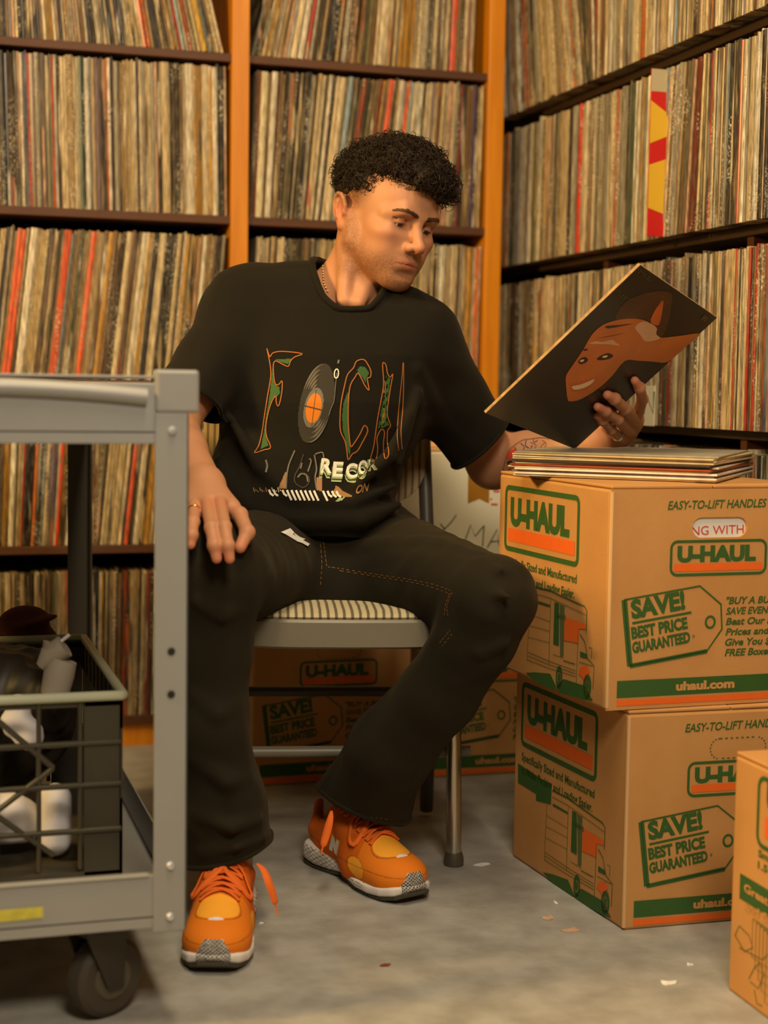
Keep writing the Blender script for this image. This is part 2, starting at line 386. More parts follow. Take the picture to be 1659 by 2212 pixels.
# right wall (a measured from its far end)
RW = 1.95
rec_row('R', 1.7915, .0, RW, lerp([(0, 2), (2, 1)]), [], 'row above the top one', LR)
rec_row('R', 1.435, .09, RW, lerp([(.0, -4), (.3, -10), (.62, -13), (.655, 0), (1.2, 1), (2, 0)]), [(ra(1078, 200), 'grey', .012), (ra(1084, 200), 'white', .022), (ra(1098, 200), 'off-white', .03), (ra(1115, 200), 'pale tan', .02), (ra(1140, 200), 'orange-red', .006), (ra(1160, 200), 'grey', .02), (ra(1185, 200), 'cream', .03), (ra(1300, 100), 'brown', .012), (ra(1318, 100), 'off-white', .008), (ra(1385, 60), 'orange', .02), (ra(1400, 60), 'cream', .016), (ra(1455, 60), 'pale blue', .005), (ra(1498, 40), 'black', .010)], R1, LR)  # white spines near the far end paint in a streak of glare
rec_row('R', 1.081, .02, RW, lerp([(0, 1), (.9, 1), (1.0, 4.0), (1.07, 4), (1.12, .5), (2, -1.5)]), [(ra(1075), 'grey', .02), (ra(1090), 'orange', .012), (ra(1150), 'dark green', .008), (ra(1210), 'cream', .04), (ra(1246), 'bright red', .013), (ra(1300), 'grey', .02), (ra(1328), 'red', .005), (ra(1358), 'dark green', .012), (ra(1372), 'off-white', .010), (ra(1385), 'grey', .012), (ra(1425, 430), 'pale blue', .010, 'check'), (ra(1450, 400), 'grey', .010), (ra(1474), 'dark green', .004), (ra(1486), 'dark red', .018), (ra(1570), 'black', .008), (ra(1600), 'off-white', .010), (ra(1610), 'cream', .014), (ra(1625), 'white', .010), (ra(1638), 'black', .012), (ra(1650), 'navy', .01)], R2, LR)
rec_row('R', .723, .02, RW, lerp([(0, 0), (.9, 0), (2, 0)]), [(ra(1062, 700), 'pale blue', .014), (ra(1075, 700), 'pale tan', .02), (ra(1105, 700), 'brown', .02), (ra(1240, 680), 'navy', .012), (ra(1395, 700), 'cream', .012), (ra(1435, 700), 'dark green', .010), (ra(1455, 700), 'cream', .018), (ra(1482, 700), 'black', .012), (ra(1494, 700), 'grey', .010), (ra(1513, 700), 'off-white', .012), (ra(1585, 700), 'red', .006), (ra(1612, 700), 'red', .006), (ra(1647, 700), 'rust red', .005), (ra(1655, 700), 'grey-blue', .01)], R3, LR)
rec_row('R', .369, .02, RW, lerp([(0, 0), (2, 0)]), [(ra(1560, 1000), 'off-white', .010)], R4, LR)
# choose the 300 that show largest
def masked(px, py):
    if px < 420 and 790 < py < 2100 and not (px < 330 and 970 < py < 1550): return True
    if px > 1100 and py > 985: return True
    if 410 < px < 1090 and py > 640: return True
    if 720 < px < 985 and py > 285: return True
    if abs((px-1300)/240)+abs((py-770)/190) < 1: return True
    return False
for r in REC:
    w0 = PX(rec_pt(r, 0, 0, 0))[0]; w1 = PX(rec_pt(r, r['t'], 0, 0))[0]
    A = 0
    for k in range(12):
        q = PX(rec_pt(r, r['t']/2, 0, r['h']*(k+.5)/12))
        if 0 < q[0] < 1659 and 0 < q[1] < 2212 and not masked(q[0], q[1]): A += r['h']/12*FPX/q[2]
    r['area'] = abs(w1-w0)*A+(1e6 if r['prt'] else 0)
order = sorted(range(len(REC)), key=lambda i: -REC[i]['area'])
indiv = set(order[:300])
def ordn(n):
    return '%d%s' % (n, 'th' if 10 <= n % 100 <= 20 else {1: 'st', 2: 'nd', 3: 'rd'}.get(n % 10, 'th'))
def rec_attr(me, cols, rnds, own=None):
    set_col(me, cols); rnd_ = random.Random(int(rnds[0]*1e6)); c2 = []; last = None
    for k_, r_ in enumerate(rnds):
        if r_ != last: cc2 = CN[pick2(rnd_)]; last = r_
        c2.append(cc2)
    if own is not None: c2 = [c if o_ else d for c, d, o_ in zip(cols, c2, own)]
    set_col(me, c2, 'Col2')
    a = me.attributes.new('Rnd', 'FLOAT', 'POINT'); a.data.foreach_set('value', np.array(rnds, np.float32))
seen = {}; bulk = dict(v=[], f=[], c=[], r=[], s=[])
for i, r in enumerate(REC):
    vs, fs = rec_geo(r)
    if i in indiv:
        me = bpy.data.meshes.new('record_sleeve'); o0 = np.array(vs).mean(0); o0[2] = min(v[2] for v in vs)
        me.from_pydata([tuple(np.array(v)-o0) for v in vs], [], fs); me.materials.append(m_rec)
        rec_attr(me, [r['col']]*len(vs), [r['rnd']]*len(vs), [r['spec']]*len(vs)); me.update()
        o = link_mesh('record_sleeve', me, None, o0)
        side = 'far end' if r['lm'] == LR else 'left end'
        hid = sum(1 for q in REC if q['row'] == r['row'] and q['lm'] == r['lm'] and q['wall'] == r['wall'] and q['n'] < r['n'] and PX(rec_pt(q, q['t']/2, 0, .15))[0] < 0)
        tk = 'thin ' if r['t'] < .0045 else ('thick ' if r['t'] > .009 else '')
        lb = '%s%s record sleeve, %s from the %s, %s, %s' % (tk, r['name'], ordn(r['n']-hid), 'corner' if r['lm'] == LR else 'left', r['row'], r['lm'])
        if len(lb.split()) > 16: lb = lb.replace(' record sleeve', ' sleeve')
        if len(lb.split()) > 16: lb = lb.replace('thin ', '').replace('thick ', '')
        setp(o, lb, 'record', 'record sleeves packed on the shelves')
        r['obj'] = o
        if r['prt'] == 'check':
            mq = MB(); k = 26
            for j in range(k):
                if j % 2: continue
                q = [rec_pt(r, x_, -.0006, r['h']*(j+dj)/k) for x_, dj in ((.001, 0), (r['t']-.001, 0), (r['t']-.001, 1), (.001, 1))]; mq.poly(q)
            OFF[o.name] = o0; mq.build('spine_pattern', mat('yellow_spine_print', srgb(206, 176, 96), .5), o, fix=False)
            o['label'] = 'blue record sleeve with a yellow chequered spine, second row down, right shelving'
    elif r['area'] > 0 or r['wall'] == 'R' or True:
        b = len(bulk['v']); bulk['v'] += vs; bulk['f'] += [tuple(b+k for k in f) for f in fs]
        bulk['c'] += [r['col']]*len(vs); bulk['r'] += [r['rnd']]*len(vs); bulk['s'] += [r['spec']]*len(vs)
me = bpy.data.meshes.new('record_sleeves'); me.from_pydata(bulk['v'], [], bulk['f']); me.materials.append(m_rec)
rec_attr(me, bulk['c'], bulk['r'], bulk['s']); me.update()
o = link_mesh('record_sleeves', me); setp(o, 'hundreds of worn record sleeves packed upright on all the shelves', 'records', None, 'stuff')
print('records', len(REC), 'individual', len(indiv), 'smallest', REC[order[299]]['area'])

# one red and yellow sleeve pulled a little way out of the second row
_y = 3.72-ra(1436, 400); _ps = root('record_sleeve', (1.37, _y, 1.0815), 'red and yellow patterned sleeve pulled slightly out of the right shelving', 'record', 'record sleeves packed on the shelves')
mb = MB(); mb.box((1.352, _y, 1.0816), (1.66, _y+.003, 1.394)); mb.build('cover', mat('red_print_card', srgb(190, 26, 20), .45), _ps, bevel=.0006)
mb = MB(); yy = _y-.0004
for z0, z1, z2, z3 in ((1.335, 1.305, 1.275, 1.255),): mb.poly([(1.352, yy, z0), (1.40, yy, z1), (1.40, yy, z2), (1.352, yy, z3)])
mb.poly([(1.352, yy, 1.215), (1.40, yy, 1.232), (1.40, yy, 1.12), (1.352, yy, 1.135)]); mb.build('yellow_bands', mat('yellow_print_card', srgb(212, 168, 42), .45), _ps, fix=False)
mb = MB(); mb.poly([(1.352, yy, 1.352), (1.40, yy, 1.352), (1.40, yy, 1.3935), (1.352, yy, 1.3935)]); mb.build('title_strip', mat('grey_print_card', srgb(176, 162, 128), .5), _ps, fix=False)
# ---------------------------------------------------------------- cardboard moving boxes
m_card = mat('brown_cardboard', srgb(200, 146, 84), .75, var=.35, scale=9, tint=(.72, .62, .5), bump=.12, bscale=300)
m_cardE = mat('cardboard_edge', srgb(206, 164, 112), .85)
m_green = mat('green_box_ink', srgb(52, 92, 34), .7, var=.3, scale=60, tint=(.8, .75, .6)); m_orange = mat('orange_box_ink', srgb(236, 104, 22), .7, var=.2, scale=60, tint=(.85, .75, .6))
m_dotg = mat('grey_green_ink', srgb(92, 98, 52), .8)
BI = [m_green, m_orange, m_card, m_dotg]
def uhaul_logo(d, u0, v0, u1, v1, bar=True):
    h = v1-v0; w_ = u1-u0
    d.rrect(u0+.003, v0+.003, u1-.003, v1-.003, .010, h*.075, 0)
    d.text('U-HAUL', u0+w_*.080, v0+h*.42, h*.40, w_*.80, bold=.06)
    d.rect(u0+w_*.05, v0+h*.15, u1-w_*.05, v0+h*.35, 1)
def print_front(d, W_, hole=True):
    k = W_/.33
    d.text('EASY-TO-LIFT HANDLES', .090*k, .291, .0125, .165*k, rot=.015, bold=.02, shear=.25)
    uhaul_logo(d, .095*k, .192, .259*k, .247)
    T_ = [(.024*k, .161), (.147*k, .178), (.183*k, .150), (.186*k, .113), (.162*k, .081), (.036*k, .064)]
    d.line(T_, .0028, 0, True); d.line([T_[0], T_[5]], .009, 0); d.line([T_[5], T_[4]], .0065, 0)
    r_ = math.atan2(.017, .123*k)
    d.text('SAVE!', .037*k, .134, .026, .088*k, rot=r_, bold=.05)
    d.line([(.038*k, .1265), (.134*k, .1395)], .0035)
    d.text('BEST PRICE', .038*k, .104, .0165, .092*k, rot=r_, bold=.05)
    d.text('GUARANTEED', .040*k, .083, .0155, .095*k, rot=r_, bold=.05); d.text('*', .137*k, .097, .010, .004)
    d.line([(.166*k+.0075*math.cos(t), .124+.0085*math.sin(t)) for t in [i*math.pi/8 for i in range(16)]], .0035, 0, True)
    for i, t in enumerate(('"BUY A BUNDLE &', 'SAVE EVEN MORE!"', 'Beat Our Bundle', "Prices and We'll", 'Give You $20', 'FREE Boxes!')):
        d.text(t, .192*k, .150-.0155*i, .0105, (.128, .125, .118, .118, .095, .085)[i]*k, bold=.03, shear=.22)
    d.rect(.016*k, .018, .328*k, .043, 0); d.lift = .0005; d.text('uhaul.com', .112*k, .025, .0125, .098*k, mi=2, bold=.05); d.lift = 0
    d.rect(.016*k, .006, .328*k, .0145, 1)
def map_uv(face_o, eu, ev, n, off=.0006):
    return lambda u, v, up=0: np.array(face_o)+np.array(eu)*u+np.array(ev)*v+np.array(n)*(off+up)
zT = lambda P: [(1100+x/4.096, 1480+y/4.096) for x, y in P]
def cardbox(name, o, ex, ey, w_, d_, h_, label, group, sides, hole=None, open_hole=False):
    o = np.array(o, float); ex = np.array(ex, float); ey = np.array(ey, float); ez = np.array([0, 0, 1.])
    r = root(name, o, label, 'box', group)
    P = lambda a, b, c: o+ex*a+ey*b+ez*c
    mb = MB(); nx = 8
    # walls with a barely bowed face
    def cube(a0, b0, c0, a1, b1, c1, m=mb, mi=0): m.add([P(a0,b0,c0),P(a1,b0,c0),P(a1,b1,c0),P(a0,b1,c0),P(a0,b0,c1),P(a1,b0,c1),P(a1,b1,c1),P(a0,b1,c1)], [(0,3,2,1),(4,5,6,7),(0,1,5,4),(1,2,6,5),(2,3,7,6),(3,0,4,7)], mi)
    fr = .005 if open_hole else 0
    cube(0, fr, 0, w_, d_, h_-.006)
    mb.build('body', m_card, r, bevel=.0045)
    if open_hole:
        hu0, hv0, hu1, hv1 = hole; rr2 = (hv1-hv0)/2; cv = (hv0+hv1)/2
        arcR = [(hu1-rr2+rr2*math.cos(t), cv+rr2*math.sin(t)) for t in [math.radians(a) for a in range(-90, 91, 15)]]
        arcL = [(hu0+rr2-rr2*math.cos(t), cv+rr2*math.sin(t)) for t in [math.radians(a) for a in range(-90, 91, 15)]]
        um = (hu0+hu1)/2
        polyR = [(um, 0), (w_, 0), (w_, h_-.006), (um, h_-.006), (um, hv1)]+arcR[::-1]+[(um, hv0)]
        polyL = [(um, 0), (um, hv0)]+arcL+[(um, hv1), (um, h_-.006), (0, h_-.006), (0, 0)]
        m2 = MB()
        for pl in (polyR, polyL): m2.prism([P(u, 0, v) for u, v in pl], ey*fr)
        m2.build('front_panel', m_card, r)
        m3 = MB(); m3.poly([P(u, fr-.0008, v) for u, v in ((hu0-.004, hv0-.004), (hu1+.004, hv0-.004), (hu1+.004, hv1+.004), (hu0-.004, hv1+.004))])
        pp = m3.build('paper_inside', m_paper, r, fix=False); pp['label'] = 'white printed paper seen through the handle hole'
        dd = Decal(map_uv(P(0, fr-.0008, 0), ex, ez, -ey, .0005)); dd.text('NG WITH', hu0+.001, hv0+.0035, .0135, hu1-hu0-.004, bold=.0, rot=.02); dd.build('red_lettering', [mat('red_ink', srgb(206, 60, 40), .6)], pp)
    elif hole:
        hu0, hv0, hu1, hv1 = hole; m2 = Decal(map_uv(o, ex, ez, -ey, .0006)); rr2 = (hv1-hv0)/2; cv = (hv0+hv1)/2
        pts = [(hu1-rr2+rr2*math.cos(t), cv+rr2*math.sin(t)) for t in [math.radians(a) for a in range(-90, 91, 10)]]+[(hu1-rr2-(hu1-hu0-2*rr2)*i/14, hv1) for i in range(15)]+[(hu0+rr2-rr2*math.cos(t), cv+rr2*math.sin(t)) for t in [math.radians(a) for a in range(90, -91, -10)]]+[(hu0+rr2+(hu1-hu0-2*rr2)*i/14, hv0) for i in range(15)]
        for i in range(0, len(pts)-1, 2): m2.line([pts[i], pts[i+1]], .0022, 3)
        m2.build('handle_perforation', BI, r)
    # top flaps with a centre seam and slightly sprung corners
    for i, (a0, a1) in enumerate(((0.001, w_/2-.0008), (w_/2+.0008, w_-.001))):
        m2 = MB(); m2.add([P(a0,.001,h_-.0055),P(a1,.001,h_-.0055),P(a1,d_-.001,h_-.0055),P(a0,d_-.001,h_-.0055),P(a0,.001,h_-.001),P(a1,.001,h_-.0005),P(a1,d_-.001,h_-.0005),P(a0,d_-.001,h_-.001)], [(0,3,2,1),(4,5,6,7),(0,1,5,4),(1,2,6,5),(2,3,7,6),(3,0,4,7)])
        m2.build('flap', m_card, r, bevel=.0015)
    mw = MB()      # pale worn corner crease
    mw.tube([P(.0022, .0022, .004+(h_-.014)*t/10) for t in range(11)], .0034, 8); mw.build('worn_corner', m_cardE, r, smooth=True)
    if 'front' in sides:
        d = Decal(map_uv(o, ex, ez, -ey/np.linalg.norm(ey))); print_front(d, w_); d.build('front_print', BI, r)
    if 'side' in sides:     # truck side, local u from far edge to near edge
        d = Decal(map_uv(P(0, d_, 0), -ey, ez, -ex/np.linalg.norm(ex))); s_ = d_/.385
        uhaul_logo(d, .026, .198, .292, .304)
        d.text('Specifically Sized and Manufactured', .030, .173, .0135, .258, bold=.02); d.text('to Make Packing and Loading Easier.', .030, .150, .0135, .252, bold=.02)
        for pl, m_i in TRUCK_F: d.poly(pl, m_i)
        for pl, w__, m_i in TRUCK_L: d.line(pl, w__, m_i)
        d.text('U-HAUL', .222, .112, .008, .036, bold=.03)
        d.build('side_print', BI, r)
    return r
# truck drawing measured on the lower box's side face
_o = np.array([1.004, 2.053, 0]); _ey = np.array([-.058, .998, 0]); _n = np.cross(_ey, [0, 0, 1])
def tl(P):
    out = []
    for x, y in zT(P):
        q = on(x, y, _n, _o); out.append((.385-(q-_o)@_ey, q[2]))
    return out
TRUCK_F = [(tl([(300, 1655), (380, 1672), (520, 1722), (575, 1850), (560, 1880), (400, 1770)]), 0), (tl([(575, 1850), (640, 1800), (700, 1835), (820, 1905), (840, 2040), (600, 1910)]), 0), (tl([(820, 1905), (905, 2060), (840, 2040)]), 0),
    (tl([(80, 690), (290, 830), (240, 960), (80, 860)]), 0), (tl([(290, 830), (378, 870), (372, 1055), (240, 1020), (240, 960)]), 0),
    (tl([(655, 1265), (785, 1345), (775, 1525), (645, 1465)]), 1), (tl([(785, 1345), (845, 1385), (838, 1420), (783, 1400)]), 1), (tl([(785, 1740), (850, 1740), (878, 1800), (850, 1830), (835, 1880), (800, 1820), (775, 1790)]), 1),
    (tl([(560, 1110), (600, 1130), (600, 1500), (548, 1470)]), 0), (tl([(606, 1140), (650, 1170), (640, 1600), (610, 1590)]), 3), (tl([(790, 1600), (850, 1640), (858, 1682), (790, 1648)]), 0),
    (tl([(388, 1045), (520, 1122), (520, 1140), (388, 1066)]), 0),
    (tl([(600+30*math.cos(t), 1775+100*math.sin(t)) for t in [i*math.pi/10 for i in range(20)]]), 0), (tl([(852+38*math.cos(t), 1925+108*math.sin(t)) for t in [i*math.pi/10 for i in range(20)]]), 0)]
TRUCK_L = [(tl(P), w_, 0) for P, w_ in (([(385, 930), (520, 1000), (830, 1220), (850, 1260), (845, 1450)], .0020), ([(385, 990), (520, 1062), (845, 1300)], .0008), ([(525, 1075), (508, 1640)], .0012), ([(335, 1050), (312, 1560)], .0010), ([(775, 1400), (755, 1870)], .0012),
    ([(790, 1450), (832, 1530), (858, 1682)], .0016), ([(870, 1590), (895, 1600), (890, 1690)], .0012), ([(858, 1682), (915, 1760), (905, 1960)], .0016), ([(320, 1480), (510, 1610), (750, 1760)], .0009), ([(318, 1510), (510, 1640), (750, 1785)], .0009), ([(316, 1545), (510, 1672), (750, 1810)], .0009),
    ([(330, 1150), (515, 1265)], .0007), ([(330, 1250), (515, 1350)], .0007), ([(325, 1350), (512, 1450)], .0007), ([(780, 1690), (905, 1760)], .0009), ([(545, 1560), (640, 1620)], .0008), ([(640, 1640), (745, 1700)], .0014))]
TRUCK_L += [(tl([(600+15*math.cos(t), 1780+50*math.sin(t)) for t in [i*math.pi/8 for i in range(17)]]), .0016, 2), (tl([(852+18*math.cos(t), 1930+55*math.sin(t)) for t in [i*math.pi/8 for i in range(17)]]), .0016, 2)]
BG = 'cardboard moving boxes with green and orange printing'
cardbox('cardboard_box', (1.004, 2.053, 0), (1, -.02, 0), (-.058, .998, 0), .33, .385, .327, 'lower box of the two-box stack, on the floor, its handle still only perforated', BG, ('front', 'side'), hole=(.132, .249, .223, .279))
cardbox('cardboard_box', (.969, 2.056, .3275), (1, .03, 0), (-.055, .9985, 0), .33, .39, .327, 'upper box of the two-box stack, with an open handle hole and records lying on top', BG, ('front', 'side'), hole=(.132, .249, .223, .279), open_hole=True)
# foreground box: its printed left side runs towards the viewer
rf = cardbox('cardboard_box', (1.036, 1.385, 0), (1, -.03, 0), (.010, 1, 0), .33, .425, .322, 'box cut off by the right edge of the photo, with a green banner print', BG, ())
zF = lambda P: [(1500+x/3.39, 1560+y/3.39) for x, y in P]
_of = np.array([1.036, 1.385, 0]); _ef = np.array([.010, 1, 0])/math.hypot(.01, 1); _nf = np.cross(_ef, [0, 0, 1])
def fl(P):
    out = []
    for x, y in zF(P):
        q = on(x, y, _nf, _of); out.append((.425-(q-_of)@_ef, q[2]))
    return out
d = Decal(map_uv(_of+_ef*.425, -_ef, (0, 0, 1), -np.array([1, -.03, 0])))
(a0, b1), (a1, b0) = fl([(478, 395), (478, 900)]); d.rrect(a0, b0, a0+.27, b1, .014, .006, 0); d.rect(a0+.018, b0+.014, a0+.25, b0+.040, 1); d.text('U-HAUL', a0+.02, b0+.05, (b1-b0)*.42, .225, bold=.035)
(a2, b2), (a3, b3) = fl([(338, 1105), (338, 1292)]); d.poly([(a2, b3), (a2+.30, b3), (a2+.29, b2), (a2, b2)], 0)
d.lift = .0005; d.text('Great for Books', a2+.012, b2-.020, .011, .17, mi=2, bold=.03); d.text('and Small Items', a2+.014, b2-.042, .011, .17, mi=2, bold=.03); d.lift = 0
d.text('Small Box', a0+.004, b0-.015, .0095, .085, bold=.03); d.text('1.5 cu ft', a0+.004, b0-.030, .0095, .075, bold=.03)
for i in range(5):
    (p0, q0), = fl([(430+i*26, 1440+i*26)]); d.line([(p0, q0), (p0+.05, q0), (p0+.05, q0-.05-.01*i), (p0, q0-.05-.01*i)], .0012, 3, True)
for pts in ([(300, 1560), (330, 1490), (400, 1560), (430, 1650), (370, 1680), (300, 1560)], [(400, 1880), (440, 1800), (480, 1760), (510, 1850), (470, 1950), (410, 1900)], [(330, 1650), (500, 1740), (539, 1700)], [(440, 1960), (460, 2060), (500, 2080)]): d.line(fl(pts), .0015, 3)
d.build('side_print', BI, rf)
# dim boxes under and behind the chair
cardbox('cardboard_box', (.650, 2.99, 0), (.9995, .03, 0), (-.03, .9995, 0), .33, .36, .33, 'shaded box standing on the floor behind the chair, seen beneath the seat', BG, ('front',), hole=(.132, .249, .223, .279))
cardbox('cardboard_box', (1.000, 2.975, 0), (.9995, -.02, 0), (.02, .9995, 0), .33, .38, .33, 'shaded box on the floor directly under the white box', BG, ('front',), hole=(.132, .249, .223, .279))
m_wbox = mat('white_cardboard', srgb(232, 224, 196), .7, var=.25, scale=6, tint=(.8, .76, .66)); m_tape = mat('brown_tape', srgb(172, 116, 34), .3, var=.2, scale=20)
m_pen = mat('faded_green_marker', srgb(92, 100, 66), .8); m_redp = mat('red_print', srgb(206, 84, 60), .8)
r = root('white_box', (.86, 2.93, .3305), 'white cardboard box with handwritten X MAS and brown tape, behind the seated person', 'box')
mb = MB(); mb.box((.845, 2.93, .3305), (1.235, 3.28, .664)); mb.build('body', m_wbox, r, bevel=.004)
mb = MB(); mb.box((.846, 2.932, .6645), (1.234, 3.278, .668)); mb.box((.846, 3.05, .6685), (1.234, 3.10, .678)); mb.build('lid_flap', m_cardE, r, bevel=.001)
zw = lambda x, y: (860+x/5.925, 900+y/5.925)
pw = lambda x, y, o=.0008: on(*zw(x, y), (0, 1, 0), (0, 2.93-o, 0))
mb = MB(); mb.prism([pw(900, 505), pw(1175, 505), pw(1165, 1110), pw(1040, 1050), (pw(892, 1110))], (0, .0006, 0)); mb.build('packing_tape', m_tape, r)
d = Decal(lambda x, y: pw(x, y, .0008))
for P, w_ in (([(540, 1370), (600, 1440)], 14), ([(745, 1255), (680, 1350), (560, 1470)], 12), ([(860, 1570), (930, 1385), (985, 1530), (1100, 1395)], 16), ([(1100, 1395), (1080, 1660)], 16), ([(1140, 1680), (1270, 1440), (1290, 1640)], 15), ([(1180, 1600), (1290, 1590)], 12), ([(1400, 1440), (1360, 1520), (1420, 1600), (1360, 1660)], 14)): d.line(P, w_, 0)
for P in ([(1215, 860), (1290, 845)], [(1220, 955), (1300, 955)], [(1180, 1050), (1200, 1060)], [(1190, 1120), (1275, 1125)]): d.line(P, 26, 1)
d.build('handwriting', [m_pen, m_redp], r)
# ---------------------------------------------------------------- records lying on the upper box
sz = .6550; cols_ = ['white', 'off-white', 'mauve', 'white', 'cream', 'rust red', 'off-white', 'dark brown', 'cream', 'off-white', 'pale tan', 'grey']
m_pile = mat('pale_card_edge', (1, 1, 1), .5, attr='Col', var=.3, scale=60, tint=(.5, .42, .34))
rs = random.Random(4)
for i, nm in enumerate(cols_):
    t = .0024+.0009*rs.random(); a = math.radians(-40+rs.gauss(0, .8)); cx_, cy_ = 1.130+rs.gauss(0, .0028), 2.312+rs.gauss(0, .0028)
    c, s_ = math.cos(a), math.sin(a); h_ = .1575
    vs = []
    for zz in (0, t):
        for X, Y in ((-h_, -h_), (h_, -h_), (h_, h_), (-h_, h_)): vs.append((c*X-s_*Y, s_*X+c*Y, zz))
    me = bpy.data.meshes.new('record_sleeve'); me.from_pydata(vs, [], [(0,3,2,1),(4,5,6,7),(0,1,5,4),(1,2,6,5),(2,3,7,6),(3,0,4,7)]); me.materials.append(m_pile)
    rec_attr(me, [np.array(CN[nm])]*8, [rs.random()]*8); me.update(); o_s = link_mesh('record_sleeve', me, None, np.array([cx_, cy_, sz]))
    bv = o_s.modifiers.new('b', 'BEVEL'); bv.width = .0006; bv.segments = 1
    setp(o_s, '%s sleeve lying flat on the upper box, %s of the pile' % (nm, 'bottom' if i == 0 else ('topmost' if i == len(cols_)-1 else ordn(i+1)+' from the bottom')), 'record', 'record sleeves piled flat on the box')
    sz += t+.0003
print('pile top', sz)
# ---------------------------------------------------------------- implicit surfaces (for figure, cloth, shoes)
BIG = 9.0
def smin(a, b, k):
    if k <= 0: return np.minimum(a, b)
    h = np.clip(.5+.5*(b-a)/k, 0, 1); return b+(a-b)*h-k*h*(1-h)
def smax(a, b, k): return -smin(-a, -b, k)
class Nd:
    def __init__(s, fn, c, r, k=.01, op='add'): s.fn = fn; s.c = np.array(c, float); s.r = float(r); s.k = k; s.op = op
def cap(a, b, ra, rb, k=.01, op='add'):
    a = np.array(a, float); b = np.array(b, float); ba = b-a; L2 = max(ba@ba, 1e-12)
    def fn(P, *_):
        pa = P-a; t = np.clip((pa@ba)/L2, 0, 1)
        return np.sqrt(((pa-t[..., None]*ba)**2).sum(-1))-(ra+(rb-ra)*t)
    return Nd(fn, (a+b)/2, math.sqrt(L2)/2+max(ra, rb), k, op)
def ell(c, r, R=None, k=.01, op='add'):
    c = np.array(c, float); r = np.array(r, float)*np.ones(3)
    Rm = None if R is None else np.array(R, float)
    def fn(P, *_):
        q = P-c
        if Rm is not None: q = q@Rm
        k0 = np.sqrt(((q/r)**2).sum(-1)); k1 = np.sqrt(((q/(r*r))**2).sum(-1))+1e-9
        return np.maximum(k0*(k0-1)/k1, np.sqrt(((P-c)**2).sum(-1))-r.max())
    return Nd(fn, c, r.max(), k, op)
def chain(pts, rs, k=.01, op='add', ki=0.0):
    cs = [cap(pts[i], pts[i+1], rs[i], rs[i+1], ki) for i in range(len(pts)-1)]
    return grp(cs, k, op)
def grp(ch, k=.01, op='add'):
    pos = [c for c in ch if c.op == 'add']
    lo = np.min([c.c-c.r for c in pos], 0); hi = np.max([c.c+c.r for c in pos], 0); ce = (lo+hi)/2
    r = max(np.linalg.norm(c.c-ce)+c.r for c in pos)
    return Nd(lambda P, cen, br: evalc(ch, P, cen, br+k), ce, r, k, op)
def loft(secs, ax, ay, az, k=.01, op='add', p=2.2):
    """secs: (center3, rx, ry) ordered along az"""
    C = np.array([s[0] for s in secs]); rx = np.array([s[1] for s in secs]); ry = np.array([s[2] for s in secs])
    h = C@az; o = np.argsort(h); C = C[o]; rx = rx[o]; ry = ry[o]; h = h[o]; cx = C@ax; cy = C@ay
    def fn(P, *_):
        z = P@az; X = (P@ax)-np.interp(z, h, cx); Y = (P@ay)-np.interp(z, h, cy)
        a = np.interp(z, h, rx); b = np.interp(z, h, ry)
        q = (np.abs(X/a)**p+np.abs(Y/b)**p)**(1/p); d = (q-1)*np.minimum(a, b)
        return smax(d, np.maximum(h[0]-z, z-h[-1]), .03)
    ce = (C.min(0)+C.max(0))/2
    return Nd(fn, ce, np.linalg.norm(C.max(0)-C.min(0))/2+max(rx.max(), ry.max()), k, op)
def evalc(ch, P, cen, br):
    d = np.full(P.shape[:2], BIG)
    K = max(c.k for c in ch)
    for c in ch:
        m = np.linalg.norm(cen-c.c, axis=1) < c.r+br+1.5*K+c.k+.008
        if not m.any(): continue
        dd = c.fn(P[m], cen[m], br)
        if c.op == 'add': d[m] = smin(d[m], dd, c.k)
        elif c.op == 'sub': d[m] = smax(d[m], -dd, c.k)
        elif c.op == 'int': d[m] = smax(d[m], dd, c.k)
    return d
